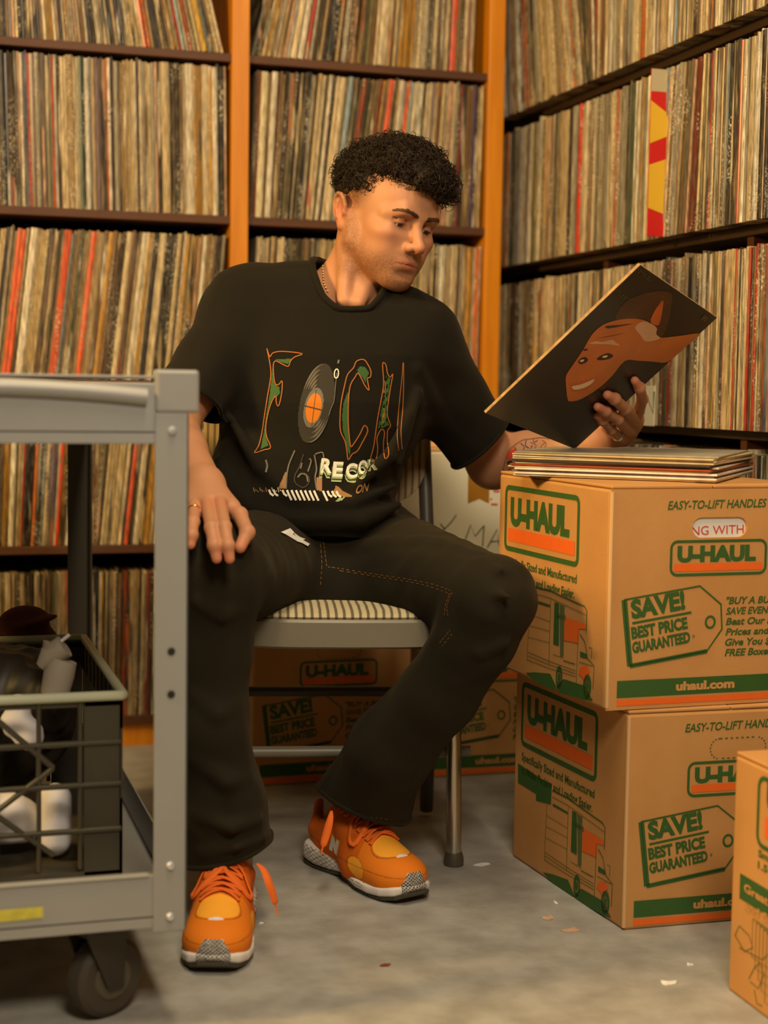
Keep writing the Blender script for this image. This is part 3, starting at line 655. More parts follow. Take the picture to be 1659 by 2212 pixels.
def mesh_sdf(ch, h, lo, hi, disp=None, post=None):
    """surface nets on sparse blocks"""
    n = 12; B = n*h; lo = np.array(lo, float); nb = np.ceil((np.array(hi)-lo)/B).astype(int)
    g = np.stack(np.meshgrid(*[np.arange(k) for k in nb], indexing='ij'), -1).reshape(-1, 3)
    def F(P, cen, br):
        d = evalc(ch, P, cen, br)
        if post: d = post(d, P)
        if disp: d = d+disp(P)
        return d
    cen = lo+(g+.5)*B; br = B*math.sqrt(3)/2
    dc = np.concatenate([F(cen[i:i+20000, None, :], cen[i:i+20000], br)[:, 0] for i in range(0, len(cen), 20000)])
    keep = np.abs(dc) < br*1.45+.012; g = g[keep]; cen = cen[keep]
    off = np.stack(np.meshgrid(*[np.arange(n+1)]*3, indexing='ij'), -1).reshape(-1, 3)*h
    V = []; K = []; Q = []; dims = (nb*n+2).astype(np.int64)
    key = lambda c: (c[..., 0].astype(np.int64)*dims[1]+c[..., 1])*dims[2]+c[..., 2]
    for s in range(0, len(g), 400):
        gg = g[s:s+400]; o = lo+gg*B; P = o[:, None, :]+off[None]
        d = F(P, cen[s:s+400], br).reshape(len(gg), n+1, n+1, n+1)
        sg = d < 0
        cnt = sum(sg[:, a:n+a, b:n+b, c:n+c].astype(np.int8) for a in (0, 1) for b in (0, 1) for c in (0, 1))
        act = np.argwhere((cnt > 0) & (cnt < 8))
        if len(act):
            b0 = act[:, 0]; ijk = act[:, 1:]
            acc = np.zeros((len(act), 3)); num = np.zeros(len(act))
            cr = {}
            for a in (0, 1):
                for b in (0, 1):
                    for c in (0, 1): cr[a, b, c] = d[b0, ijk[:, 0]+a, ijk[:, 1]+b, ijk[:, 2]+c]
            for ax in range(3):
                for u in (0, 1):
                    for v in (0, 1):
                        p0 = [0, 0, 0]; o1 = [i for i in range(3) if i != ax]; p0[o1[0]] = u; p0[o1[1]] = v; p1 = list(p0); p1[ax] = 1
                        d0 = cr[tuple(p0)]; d1 = cr[tuple(p1)]; m = (d0 < 0) != (d1 < 0)
                        t = np.where(m, d0/np.where(m, d0-d1, 1), 0)
                        e = np.array(p0, float)[None]+np.zeros((len(act), 3)); e[:, ax] = t
                        acc += e*m[:, None]; num += m
            V.append(o[b0]+(ijk+acc/num[:, None])*h); K.append(key(gg[b0]*n+ijk))
        for ax in range(3):
            a, b = [i for i in range(3) if i != ax]
            s0 = sg[:, :n, :n, :n]; sl = [slice(0, n)]*3; sl[ax] = slice(1, n+1); s1 = sg[(slice(None), *sl)]
            e = np.argwhere(s0 != s1)
            if len(e) == 0: continue
            base = gg[e[:, 0]]*n+e[:, 1:]; inside0 = s0[e[:, 0], e[:, 1], e[:, 2], e[:, 3]]
            da = np.zeros(3, int); da[a] = 1; db = np.zeros(3, int); db[b] = 1
            q = np.stack([key(base), key(base-da), key(base-da-db), key(base-db)], 1)
            bad = (base[:, a] < 1) | (base[:, b] < 1); q = q[~bad]; ins = inside0[~bad]
            flip = ins if ax != 1 else ~ins
            q[flip] = q[flip][:, ::-1]; Q.append(q)
    V = np.concatenate(V); K = np.concatenate(K); Q = np.concatenate(Q)
    o = np.argsort(K); Ks = K[o]; V = V[o]
    idx = np.searchsorted(Ks, Q); idx = np.clip(idx, 0, len(Ks)-1); ok = (Ks[idx] == Q).all(1)
    return V, idx[ok][:, ::-1]
def np_mesh(name, V, Fq, mats, parent=None, origin=None, cols=None, smooth=True):
    off = offv(parent, origin)
    me = bpy.data.meshes.new(name); V = V-off
    me.vertices.add(len(V)); me.vertices.foreach_set('co', V.astype(np.float32).ravel())
    k = Fq.shape[1]; me.loops.add(Fq.size); me.loops.foreach_set('vertex_index', Fq.astype(np.int32).ravel())
    me.polygons.add(len(Fq)); me.polygons.foreach_set('loop_start', np.arange(0, Fq.size, k, dtype=np.int32))
    me.polygons.foreach_set('use_smooth', [smooth]*len(Fq)) if len(Fq) else None
    for m in (mats if isinstance(mats, (list, tuple)) else [mats]): me.materials.append(m)
    me.update(calc_edges=True); me.validate()
    if cols is not None: set_col(me, cols)
    return link_mesh(name, me, parent, origin)
def relax(V, Fq, it=2, lam=.5):
    """laplacian smoothing"""
    E = np.concatenate([Fq[:, [i, (i+1) % Fq.shape[1]]] for i in range(Fq.shape[1])])
    for _ in range(it):
        acc = np.zeros_like(V); cnt = np.zeros(len(V))
        for a, b in ((0, 1), (1, 0)):
            for c in range(3): acc[:, c] += np.bincount(E[:, a], V[E[:, b], c], len(V))
            cnt += np.bincount(E[:, a], minlength=len(V))
        V = V+lam*(acc/np.maximum(cnt, 1)[:, None]-V)
    return V
def vnoise(P, s, seed=0):
    """cheap smooth value noise, ~[-1,1]"""
    r = np.random.RandomState(seed); out = np.zeros(P.shape[:-1])
    for _ in range(5):
        d = r.normal(size=3); d *= s*(.6+.8*r.rand())/np.linalg.norm(d); out += np.sin(P@d*6.283+r.rand()*6.283)
    return out/2.5

def cut_mesh(V, Fq, cuts):
    """keep the part where every cut(V) < 0 and snap the rim onto the cut surface; returns V, F, list of rim vertex ids per cut"""
    rims = []
    for cf in cuts:
        c = cf(V); neg = c < 0
        nk = neg[Fq].sum(1); keep = nk >= 1
        # drop faces almost wholly outside
        keep &= ~((nk == 1) & (c[Fq].max(1) > .02))
        Fq = Fq[keep]; used = np.zeros(len(V), bool); used[Fq.ravel()] = True
        rim = np.where(used & ~neg)[0]
        for _ in range(4):
            P = V[rim]; c0 = cf(P); e = 1e-4
            g = np.stack([(cf(P+np.eye(3)[i]*e)-c0)/e for i in range(3)], 1)
            g2 = (g*g).sum(1)[:, None]+1e-9
            V[rim] = P-np.clip(c0, -.01, .01)[:, None]*g/g2
        rims.append(V[rim].copy())
        idx = np.cumsum(used)-1; V = V[used]; Fq = idx[Fq]
    return V, Fq, rims
def solidify(o, th, off=-1):
    m = o.modifiers.new('s', 'SOLIDIFY'); m.thickness = th; m.offset = off; m.use_rim = True
def rim_loop(P, c, u, v, n=60):
    a = np.arctan2((P-c)@v, (P-c)@u); out = []
    for k in range(n):
        t = -math.pi+2*math.pi*(k+.5)/n; d = np.abs((a-t+math.pi) % (2*math.pi)-math.pi); w_ = np.exp(-(d/(2.6/n))**2)
        out.append((P*w_[:, None]).sum(0)/w_.sum())
    return out
# ---------------------------------------------------------------- the seated person
skin = mat('skin', (1, 1, 1), .52, attr='Col', spec=.35, bump=.12, bscale=900)
_b = skin.node_tree.nodes['Principled BSDF']; _b.inputs['Subsurface Weight'].default_value = .12
_b.inputs['Subsurface Radius'].default_value = (1, .3, .15); _b.inputs['Subsurface Scale'].default_value = .008
person = root('person', W(720, 1950, 2.5)*[1, 1, 0], 'person in black printed t-shirt and black jeans sitting on a chair holding a record sleeve', 'person')
HR = np.array([[-0.9026, .3735, .2141], [-.4061, -.9038, -.1352], [.1430, -.2090, .9674]])
HS = .93*2.62/2.687
HT = CAM+(np.array([.7893, 2.6005, 1.0694])-CAM)*2.62/2.687
HT = HT-RT*.002
def hl(p): return HR@(np.array(p, float)*HS)+HT
def hE(c, r, k=.01, op='add', R=None):
    Rm = HR if R is None else HR@np.array(R); return ell(hl(c), np.array(r)*HS, Rm, k, op)
def hC(a, b, ra, rb, k=.01, op='add'): return cap(hl(a), hl(b), ra*HS, rb*HS, k, op)
def rx(a): c, s = math.cos(a), math.sin(a); return np.array([[1, 0, 0], [0, c, -s], [0, s, c]])
def ry(a): c, s = math.cos(a), math.sin(a); return np.array([[c, 0, s], [0, 1, 0], [-s, 0, c]])
def rz(a): c, s = math.cos(a), math.sin(a); return np.array([[c, -s, 0], [s, c, 0], [0, 0, 1]])
EYE = (.0315, .0745, .0045)
def head_nodes():
    H = [hE((0, -.015, .048), (.076, .098, .080), .0), hE((0, .036, .038), (.064, .064, .062), .03),
         hE((0, .030, -.022), (.059, .058, .074), .03), hE((0, .045, -.058), (.042, .046, .046), .03)]
    for s in (1, -1):
        H += [hC((s*.054, .0, -.046), (s*.020, .070, -.095), .0165, .014, .024),
              hC((s*.062, -.012, -.010), (s*.055, -.004, -.046), .015, .015, .02),
              hE((s*.046, .061, -.019), (.020, .024, .015), .022),
              hE((s*.038, .052, -.052), (.020, .028, .026), .02)]
    H += [hE((0, .078, -.097), (.019, .017, .015), .018), hE((0, .068, -.069), (.030, .029, .026), .02)]
    for s in (1, -1):     # brow ridge
        H += [hC((s*.010, .0925, .0195), (s*.034, .0885, .0245), .0075, .0080, .014), hC((s*.034, .0885, .0245), (s*.055, .066, .015), .0080, .0060, .014)]
    for s in (1, -1):     # eye sockets
        H += [hE((s*.029, .099, .002), (.018, .016, .0115), .012, 'sub'), hE((s*.0155, .098, .005), (.006, .010, .011), .010, 'sub')]
    # nose
    H += [hC((0, .089, .018), (0, .102, -.012), .0066, .0075, .010), hC((0, .102, -.012), (0, .1125, -.0275), .0078, .0100, .008),
          hE((0, .1150, -.0315), (.0098, .0100, .0086), .005), hE((0, .104, -.0385), (.008, .012, .005), .006)]
    for s in (1, -1): H += [hE((s*.0130, .1015, -.0345), (.0072, .0115, .0082), .005)]
    for s in (1, -1):     # lids over the eyeballs, then the opening
        H += [ell(hl((s*EYE[0], EYE[1], EYE[2])), .0145*HS*np.ones(3), HR, .003)]
        H += [hC((s*(EYE[0]-.013), EYE[1]+.0100, EYE[2]+.0062), (s*(EYE[0]+.015), EYE[1]+.0070, EYE[2]+.0055), .0012, .0012, .004, 'sub')]
        H += [hE((s*EYE[0], EYE[1]+.016, EYE[2]-.0058), (.0150, .013, .0027), .0010, 'sub', rx(-.30)@ry(s*.14))]
    # mouth
    for s in (1, -1):
        H += [hC((s*.012, .0905, -.0616), (s*.0032, .0958, -.0598), .0036, .0042, .005), hC((s*.024, .0825, -.0646), (s*.012, .0905, -.0618), .0022, .0036, .005)]
    H += [hC((.016, .0868, -.0692), (0, .0925, -.0700), .0038, .0052, .006), hC((-.016, .0868, -.0692), (0, .0925, -.0700), .0038, .0052, .006)]
    ms = [(-.027, .0850, -.0655), (-.012, .0965, -.0650), (0, .1010, -.0643), (.012, .0965, -.0650), (.027, .0850, -.0655)]
    for i in range(4): H += [hC(ms[i], ms[i+1], .0008, .0008, .0022, 'sub')]
    H += [hE((0, .0975, -.0825), (.020, .007, .0055), .010, 'sub')]
    for s in (1, -1): H += [hE((s*.0064, .108, -.0405), (.0036, .0052, .0036), .002, 'sub')]
    H += [hC((0, .1035, -.044), (0, .1035, -.054), .0012, .0016, .003, 'sub')]
    for s in (1, -1):     # ears
        Re = ry(s*.22)@rx(.12)
        def eo(x, y, z): return tuple(np.array([s*.0785, -.032, -.001])+Re@np.array([s*x, y, z]))
        E_ = [hE(eo(0, 0, 0), (.0050, .0175, .0310), .0, 'add', Re)]
        hel = [eo(.003+.002*math.sin(t), .0165*math.cos(t)+.001, .0045+.0265*math.sin(t)) for t in [math.radians(a) for a in (-20, 10, 40, 70, 100, 130, 160, 190, 215)]]
        E_ += [chain([hl(p) for p in hel], [.0036*HS]*len(hel), .004, ki=.001)]
        E_ += [hE(eo(.0075, .003, .004), (.0060, .0095, .0175), .003, 'sub', Re)]
        ah = [eo(.004, -.004, .017), eo(.0045, -.0075, .004), eo(.0045, -.004, -.012)]
        E_ += [chain([hl(p) for p in ah], [.0026*HS, .0030*HS, .0026*HS], .003), hE(eo(.003, .0125, -.002), (.0040, .0045, .0062), .004), hE(eo(.002, .004, -.0245), (.0050, .0088, .0088), .006)]
        E_ += [hE(eo(.006, .005, -.004), (.0055, .0055, .0085), .003, 'sub', Re)]
        H += [grp(E_, .006)]
    return H
NB = W(752, 655, 2.67)
neck = [cap(hl((0, -.030, -.045)), NB, .052, .056, .025), cap(hl((.045, -.035, -.045)), W(742, 650, 2.58), .012, .010, .02),
        cap(hl((-.040, -.035, -.045)), W(775, 655, 2.58), .012, .010, .02)]
sh_r, sh_l = W(530, 690, 2.65), W(915, 755, 2.65)
el_r, wr_r = W(376, 912, 2.48), W(443, 1050, 2.275)
el_l, wr_l = W(1066, 998, 2.80), W(1284, 961, 2.69)
torso = [chain([NB, W(740, 760, 2.68), W(700, 1000, 2.70), W(700, 1190, 2.70)], [.06, .085, .085, .09], .04, ki=.03),
         chain([NB, sh_r], [.05, .045], .03), chain([NB, sh_l], [.05, .045], .03)]
arm_r = [cap(sh_r, el_r, .043, .036, .02), cap(el_r, W(395, 975, 2.38), .037, .035, .02), cap(W(395, 975, 2.38), wr_r, .035, .0265, .015)]
arm_l = [cap(sh_l, el_l, .046, .044, .02), cap(el_l, el_l*.65+wr_l*.35, .046, .042, .02), cap(el_l*.65+wr_l*.35, wr_l, .042, .027, .015)]
# hands: every finger = knuckle, joint, joint, tip in (px, py, depth)
def finger(pts, r, k=.0035):
    P = [W(*p) for p in pts]
    n = len(P); rs = [r*1.12, r*1.05, r*.98, r*.82][:n]
    out = [cap(P[i], P[i+1], rs[i], rs[i+1], .003) for i in range(n-1)]
    out += [ell(P[i], r*1.10, None, .004) for i in (1, 2)[:n-2]]
    return grp(out, k)
PZ = HRc = None
Rn = np.array([-.3491, .6249, .6983]); Rc = np.array([1.0411, 2.2489, .8319]); Rn = Rn/np.linalg.norm(Rn)
if (CAM-Rc)@Rn < 0: Rn = -Rn
def recD(x, y, off=0.0):     # depth of the held sleeve's plane at a photo point, off metres towards the viewer side
    p = on(x, y, Rn, Rc+Rn*off); return float((p-CAM)@FW)
fr_h = [finger([(402, 1098, 2.225), (396, 1128, 2.170), (393, 1150, 2.150), (392, 1168, 2.143)], .0072),
        finger([(421, 1092, 2.220), (417, 1128, 2.158), (414, 1156, 2.136), (412, 1176, 2.133)], .0082),
        finger([(448, 1088, 2.212), (457, 1140, 2.140), (463, 1178, 2.122), (468, 1206, 2.122)], .0088),
        finger([(475, 1086, 2.212), (485, 1138, 2.140), (492, 1178, 2.122), (496, 1207, 2.122)], .0085)]
thumb_r = finger([(480, 1078, 2.245), (518, 1112, 2.215), (534, 1150, 2.185), (519, 1182, 2.170)], .0100, .006)
palm_r = grp([cap(wr_r, W(420, 1088, 2.230), .022, .0135, .014), cap(wr_r, W(447, 1085, 2.222), .024, .0140, .014), cap(wr_r, W(476, 1083, 2.225), .022, .0140, .014),
              cap(wr_r, W(404, 1092, 2.240), .019, .0120, .014), cap(W(462, 1060, 2.26), W(500, 1095, 2.232), .016, .0125, .012)], .012)
o_ = .0095
fl_h = [finger([(1377, 899, recD(1377, 899)+.012), (1388, 862, recD(1388, 862, .006)), (1382, 838, recD(1382, 838, o_+.006)), (1371, 822, recD(1371, 822, o_))], .0084),
        finger([(1374, 913, recD(1374, 913)+.012), (1350, 883, recD(1350, 883, .018)), (1328, 862, recD(1328, 862, .014)), (1312, 853, recD(1312, 853, o_))], .0090),
        finger([(1362, 934, recD(1362, 934)+.010), (1334, 906, recD(1334, 906, .020)), (1308, 888, recD(1308, 888, .014)), (1291, 879, recD(1291, 879, o_))], .0086),
        finger([(1344, 950, recD(1344, 950)+.012), (1320, 929, recD(1320, 929, .018)), (1302, 909, recD(1302, 909, .014)), (1290, 898, recD(1290, 898, o_))], .0074)]
thumb_l = finger([(1300, 940, recD(1300, 940, -.035)), (1312, 900, recD(1312, 900, -.026)), (1330, 872, recD(1330, 872, -.018)), (1342, 850, recD(1342, 850, -.012))], .0100, .006)
palm_l = grp([cap(wr_l, W(1376, 902, recD(1376, 902, -.022)), .022, .0125, .012), cap(wr_l, W(1372, 918, recD(1372, 918, -.018)), .024, .0130, .012),
              cap(wr_l, W(1360, 938, recD(1360, 938, -.014)), .022, .0130, .012), cap(wr_l, W(1344, 952, recD(1344, 952, -.012)), .019, .0120, .012),
              cap(wr_l, W(1305, 935, recD(1305, 935, -.034)), .020, .0135, .012)], .012)
legs = []
hip_r, hip_l = W(608, 1205, 2.66), W(805, 1205, 2.67)
kn_r, kn_l = W(458, 1240, 2.24), W(1085, 1278, 2.30)
an_r, an_l = W(494, 1855, 2.345), W(741, 1750, 2.60)
kn_l = W(1070, 1282, 2.32)
legs = [cap(hip_r, kn_r, .065, .048, .03), cap(kn_r, an_r, .046, .032, .02), cap(hip_l, kn_l, .065, .048, .03), cap(kn_l, an_l, .046, .032, .02)]
body_nodes = head_nodes()+neck+torso+arm_r+arm_l+[palm_r]+fr_h+[thumb_r]+[palm_l]+fl_h+[thumb_l]+legs
def bounds(nodes, m=.02):
    pos = [c for c in nodes if c.op == 'add']
    return np.min([c.c-c.r for c in pos], 0)-m, np.max([c.c+c.r for c in pos], 0)+m
import time as _t; _t0 = _t.time()
lo_, hi_ = bounds(body_nodes)
HB = globals().get('BODY_H', .0016)
bV, bF = mesh_sdf(body_nodes, HB, lo_, hi_)
print('body', len(bV), _t.time()-_t0)
def to_head(P): return ((P-HT)@HR)/HS
def skin_cols(V):
    C_ = np.tile(np.array(srgb(188, 132, 96)), (len(V), 1)); L = to_head(V); x, y, z = L[:, 0], L[:, 1], L[:, 2]
    rs = np.random.RandomState(3); n1 = rs.rand(len(V))
    def blend(mask, col):
        m = np.clip(mask, 0, 1)[:, None]; C_[:] = C_*(1-m)+np.array(srgb(*col))*m
    g = lambda c, r: np.exp(-(((x-c[0])/r[0])**2+((y-c[1])/r[1])**2+((z-c[2])/r[2])**2))
    ax = np.abs(x)
    head = (np.abs(x) < .11) & (y > -.13) & (y < .16) & (z > -.16) & (z < .16)
    G = lambda c, r: np.exp(-(((ax-c[0])/r[0])**2+((y-c[1])/r[1])**2+((z-c[2])/r[2])**2))*head
    blend(.35*G((.045, .065, -.025), (.02, .03, .02)), (196, 112, 84))
    blend(.45*G((0, .118, -.034), (.014, .014, .012)), (205, 118, 88))
    blend(.55*G((.078, -.03, .0), (.012, .02, .035))*1.0, (205, 112, 84))
    blend(.45*G((.03, .085, .008), (.02, .02, .010)), (150, 92, 66))
    # stubble: jaw, chin, moustache
    jaw = 1/(1+np.exp((z+.056-np.where(y < .05, (.05-y)*1.0, 0))/.007))
    jaw *= 1/(1+np.exp(-(y+.012)/.006))*np.clip((z+.122)/.022, 0, 1)*head/(1+np.exp(-(ax-.020)/.008)+0)
    chin = G((0, .085, -.098), (.026, .03, .018))*1.2
    mous = G((.011, .098, -.0490), (.016, .02, .0055))*.9+G((.030, .086, -.066), (.006, .012, .012))*.6
    bm = np.clip(jaw*.9+chin+mous, 0, 1)*head
    side = (1/(1+np.exp((np.abs(y+.004)-.011)/.003)))*(z < .05)*(z > -.06)*(ax > .058)*head      # sideburn
    bm = np.clip(np.maximum(bm, side*.85), 0, 1)
    blend(bm*(.44+.55*(n1-.3)), (104, 62, 32))
    # short faded hair around the ears and nape
    fz = np.clip((z-.006)/.045, 0, 1)*(y < .055)*head*(ax > .045)
    blend(np.clip(fz*(.55+.5*n1), 0, 1)*(1/(1+np.exp((y-.026)/.006))), (52, 36, 20))
    nape = np.clip((-.045-y)/.03, 0, 1)*(z > -.05)*head
    blend(nape*(.5+.4*n1), (58, 40, 24))
    # lips
    lip = (np.exp(-((ax/.021)**4))*np.exp(-((z+.0650)/.0075)**4))*(y > .080)*head
    blend(lip*.72, (172, 86, 70)); ml = np.exp(-((z+.0648)/.0012)**2)*(ax < .027)*(y > .08)*head; blend(ml*.8, (80, 36, 26))
    ez = EYE[2]-.0036; up_ = np.exp(-((ax-EYE[0])/.0135)**4)*np.exp(-((z-ez)/.0014)**2)*(y > .06)*head; blend(up_*.85, (52, 30, 20)); lo2 = np.exp(-((ax-EYE[0])/.012)**4)*np.exp(-((z-ez+.0052)/.0012)**2)*(y > .06)*head; blend(lo2*.5, (110, 64, 48))
    # mole
    d = np.sqrt(((L-np.array([.060, .052, -.010]))**2).sum(1)); blend((d < .0022)*.7*head, (150, 70, 40))
    # fingers ruddier
    for tips in ([W(412, 1176, 2.133), W(468, 1206, 2.122), W(496, 1207, 2.122), W(519, 1182, 2.17), W(475, 1100, 2.2), W(448, 1100, 2.2)], [W(1371, 822, recD(1371, 822, o_)), W(1312, 853, recD(1312, 853, o_)), W(1291, 879, recD(1291, 879, o_)), W(1290, 898, recD(1290, 898, o_))]):
        for t in tips: blend(.5*np.exp(-((V-t)**2).sum(1)/.016**2), (206, 118, 92))
    return C_
body = np_mesh('body', bV, bF, skin, person, cols=skin_cols(bV))
bodyT = BVHTree.FromPolygons([tuple(v) for v in bV], [tuple(f) for f in bF]) if True else None
# eyes
m_eye = mat('eye_white', srgb(188, 172, 156), .25); m_iris = mat('brown_iris', srgb(52, 34, 18), .1)
for s in (1, -1):
    c = hl((s*EYE[0], EYE[1], EYE[2])); gaze = HR@np.array([.02, .90, -.42]); gaze /= np.linalg.norm(gaze)
    mb = MB(); R = .0129*HS
    prof = [(max(1e-5, R*math.sin(math.pi*i/20)), -R*math.cos(math.pi*i/20)) for i in range(21)]
    mb.lathe(prof, c, gaze, 28, 0)
    e = mb.build('eye', [m_eye, m_iris], person, smooth=True)
    mb = MB(); mb.lathe([(.0066*HS*math.sin(math.pi/2*(1-i/6))+1e-5, .0118*HS+.0022*HS*math.sin(math.pi/2*i/6)) for i in range(7)], c, gaze, 20)
    mb.build('iris', m_iris, e, smooth=True)
# eyebrows, lashes and hair from strands
m_hair = mat('dark_brown_hair', srgb(40, 27, 14), .62, var=.4, scale=60, spec=.25)
m_brow = mat('brown_brow_hair', srgb(92, 60, 34), .7)
def strands(lst, r, n=4):
    mb = MB()
    for pts in lst:
        k = len(pts); mb.tube(pts, [r*(1-.6*i/(k-1)) for i in range(k)], n, caps=False)
    return mb
def snap(p, d, out=.0004):
    h = bodyT.ray_cast(Vector(p), Vector(d), .3)
    return None if h[0] is None else np.array(h[0])-np.array(d)*out
rr = random.Random(5)
for s in (1, -1):
    L = []
    for i in range(420):
        u = rr.random(); v = rr.gauss(0, .34)
        x = .010+.044*u; z = .0205+.0080*math.sin(min(1, u*1.25)*1.7)-.0065*u*u+v*.0058*(1-.62*u)
        dr = HR@(np.array([-s*.45*u, -1, 0])/math.hypot(1, .45*u)); p0 = hl((s*(x+.45*u*.07), .16, z)); q = snap(p0, dr)
        if q is None: continue
        q2 = snap(p0+HR@np.array([s*.0055, 0, .0022*(.55-u)]), dr, .0010)
        if q2 is not None: L.append([q, (q+q2)/2+(q-HT)*.002, q2])
    strands(L, .00036, 3).build('eyebrow', m_brow, person, fix=False)
hair_nodes = [hE((0, -.020, .062), (.079, .094, .076), 0), hE((0, .050, .098), (.064, .056, .036), .02), hE((-.01, .086, .090), (.048, .030, .024), .02),
              hE((0, -.06, .068), (.070, .056, .064), .02), hE((.0, .02, .122), (.055, .060, .030), .02), hE((-.040, .084, .076), (.026, .024, .020), .015), hE((.0, .108, .082), (.034, .014, .018), .012),
              hE((0, .060, -.012), (.084, .070, .066), .010, 'sub'), hE((0, .045, -.065), (.14, .14, .085), .010, 'sub'), hE((0, -.03, -.078), (.14, .16, .10), .02, 'sub'),
              hE((.0, .105, .030), (.080, .050, .038), .008, 'sub'), hE((.062, .072, .056), (.026, .030, .026), .010, 'sub'), hE((.040, .100, .060), (.030, .022, .018), .008, 'sub')]
def hair_disp(P):
    L = to_head(P); return .0030*vnoise(L, 38, 4)*HS+.0018*vnoise(L, 80, 9)
lo_, hi_ = bounds(hair_nodes, .01)
hV, hF = mesh_sdf(hair_nodes, .0025, lo_, hi_, disp=hair_disp)
nrm = np.zeros_like(hV); fn_ = np.cross(hV[hF[:, 1]]-hV[hF[:, 0]], hV[hF[:, 2]]-hV[hF[:, 0]])
for k in range(4):
    for c in range(3): nrm[:, c] += np.bincount(hF[:, k], fn_[:, c], len(hV))
nrm /= np.linalg.norm(nrm, axis=1)[:, None]+1e-9
ctr = hl((0, -.01, .03))
if ((hV-ctr)*nrm).sum(1).mean() < 0: nrm = -nrm
hair = np_mesh('hair', hV, hF, m_hair, person)
L = []; hloc = to_head(hV)
cand = [i for i in range(len(hV)) if hloc[i, 2] > .045 or hloc[i, 1] > .05]
for i in rr.sample(cand, min(2600, len(cand))):
    if ((hV[i]-ctr)@nrm[i]) < 0: continue
    n_ = nrm[i]; a = np.cross(n_, HR[:, 0]); a /= np.linalg.norm(a)+1e-9; b = np.cross(n_, a)
    th = rr.random()*6.28; t = math.cos(th)*a+math.sin(th)*b; t2 = np.cross(n_, t)
    R = rr.uniform(.0025, .0070); turns = rr.uniform(.8, 1.6); adv = rr.uniform(.003, .009)
    ph = rr.random()*6.28; pts = []
    for j in range(13):
        u = j/12; an = ph+turns*6.283*u
        pts.append(hV[i]+n_*(.001+R*.8*(1+math.sin(an)))+t*(R*math.cos(an))+t2*adv*u*2)
    L.append(pts)
# a few stray loops standing up from the crown
for k in range(14):
    p = hl((rr.uniform(-.02, .05), rr.uniform(-.03, .07), .133)); R = rr.uniform(.006, .010); a0 = rr.random()*6
    L.append([p+HR@np.array([R*math.cos(a0+j*.42), .003*j/3, .003+R*.8*(1+math.sin(a0+j*.42))]) for j in range(12)])
strands(L, .00075, 4).build('curls', m_hair, hair, fix=False, smooth=True)
# temple and side fade: short flat hairs
# ---------------------------------------------------------------- clothes
def cloth_mat(name, col, tint=(.45, .42, .38)):
    m = mat(name, col, .85, var=.35, scale=10, tint=tint, bump=.35, bscale=1400, spec=.2)
    b = m.node_tree.nodes['Principled BSDF']; b.inputs['Sheen Weight'].default_value = .08; b.inputs['Sheen Tint'].default_value = (.5, .4, .25, 1)
    b.inputs['Sheen Roughness'].default_value = .5
    return m
m_tee = cloth_mat('black_jersey', srgb(20, 16, 6)); m_jean = cloth_mat('black_denim', srgb(33, 28, 15))
ax_, ay_, az_ = RT, FW, UP
px2 = .000770
def sec(y, xc, hw, D, hd): return (W(xc, y, D), hw*px2*D/2.62, hd)
shirt_nodes = [
    loft([sec(590, 715, 70, 2.66, .05), sec(625, 712, 165, 2.66, .075), sec(680, 715, 205, 2.65, .10), sec(780, 722, 218, 2.64, .125), sec(880, 706, 226, 2.63, .130), sec(950, 690, 216, 2.63, .130),
          sec(1010, 664, 208, 2.63, .132), sec(1075, 652, 205, 2.62, .140), sec(1120, 664, 208, 2.62, .142), sec(1165, 684, 200, 2.63, .125), sec(1230, 700, 190, 2.65, .10)], ax_, ay_, az_, .02),
    cap(W(725, 625, 2.66), W(530, 668, 2.655), .050, .068, .05), cap(W(770, 640, 2.66), W(900, 738, 2.65), .046, .066, .05),
    chain([W(533, 680, 2.655), W(456, 790, 2.57), W(392, 885, 2.49)], [.068, .058, .058], .045, ki=.02),
    chain([W(897, 748, 2.65), W(965, 860, 2.69), W(1060, 985, 2.74)], [.068, .064, .064], .045, ki=.02)]
def V3(x, y, D): return W(x, y, D)
def folds(lst, k=.016):
    out = []
    for pts, r in lst: out.append(chain([W(*p) for p in pts], [r*(.5 if i in (0, len(pts)-1) else 1) for i in range(len(pts))], k, ki=0))
    return out
shirt_nodes += folds([
    ([(500, 905, 2.525), (560, 1010, 2.500), (640, 1075, 2.490), (760, 1085, 2.492), (850, 1050, 2.52)], .010),
    ([(880, 900, 2.53), (840, 985, 2.505), (770, 1050, 2.495)], .010), ([(905, 850, 2.55), (880, 930, 2.53), (862, 1000, 2.52)], .009),
    ([(470, 1000, 2.56), (540, 1095, 2.50), (640, 1130, 2.49), (780, 1125, 2.495), (860, 1090, 2.53)], .012),
    ([(930, 770, 2.60), (985, 850, 2.64), (1030, 930, 2.69)], .010), ([(900, 800, 2.56), (925, 860, 2.60), (985, 930, 2.67)], .010),
    ([(465, 700, 2.585), (430, 770, 2.54)], .008), ([(505, 730, 2.56), (462, 790, 2.52), (430, 835, 2.48)], .009)])
TH = .0045
def plane_cut(p, n):   # removes the side n points to
    n = np.array(n)/np.linalg.norm(n); return lambda P: (P-p)@n
cutR = plane_cut(W(432, 871, 2.50), -UP*.9-RT*.42-FW*.35)
_n = np.cross(W(1080, 917, 2.74)-W(1010, 985, 2.74), FW); _n = _n if _n@(W(1060, 985, 2.74)-W(965, 860, 2.69)) > 0 else -_n
cutL = plane_cut(W(1046, 950, 2.72), _n/np.linalg.norm(_n)+FW*.25)
hem = plane_cut(W(680, 1158, 2.5), -UP*1.0-FW*.25)
collar_c = W(757, 592, 2.625); nkdir = (hl((0, -.02, -.04))-NB); nkdir /= np.linalg.norm(nkdir)
def near(P, c, r): return np.linalg.norm(P-c, axis=-1) < r
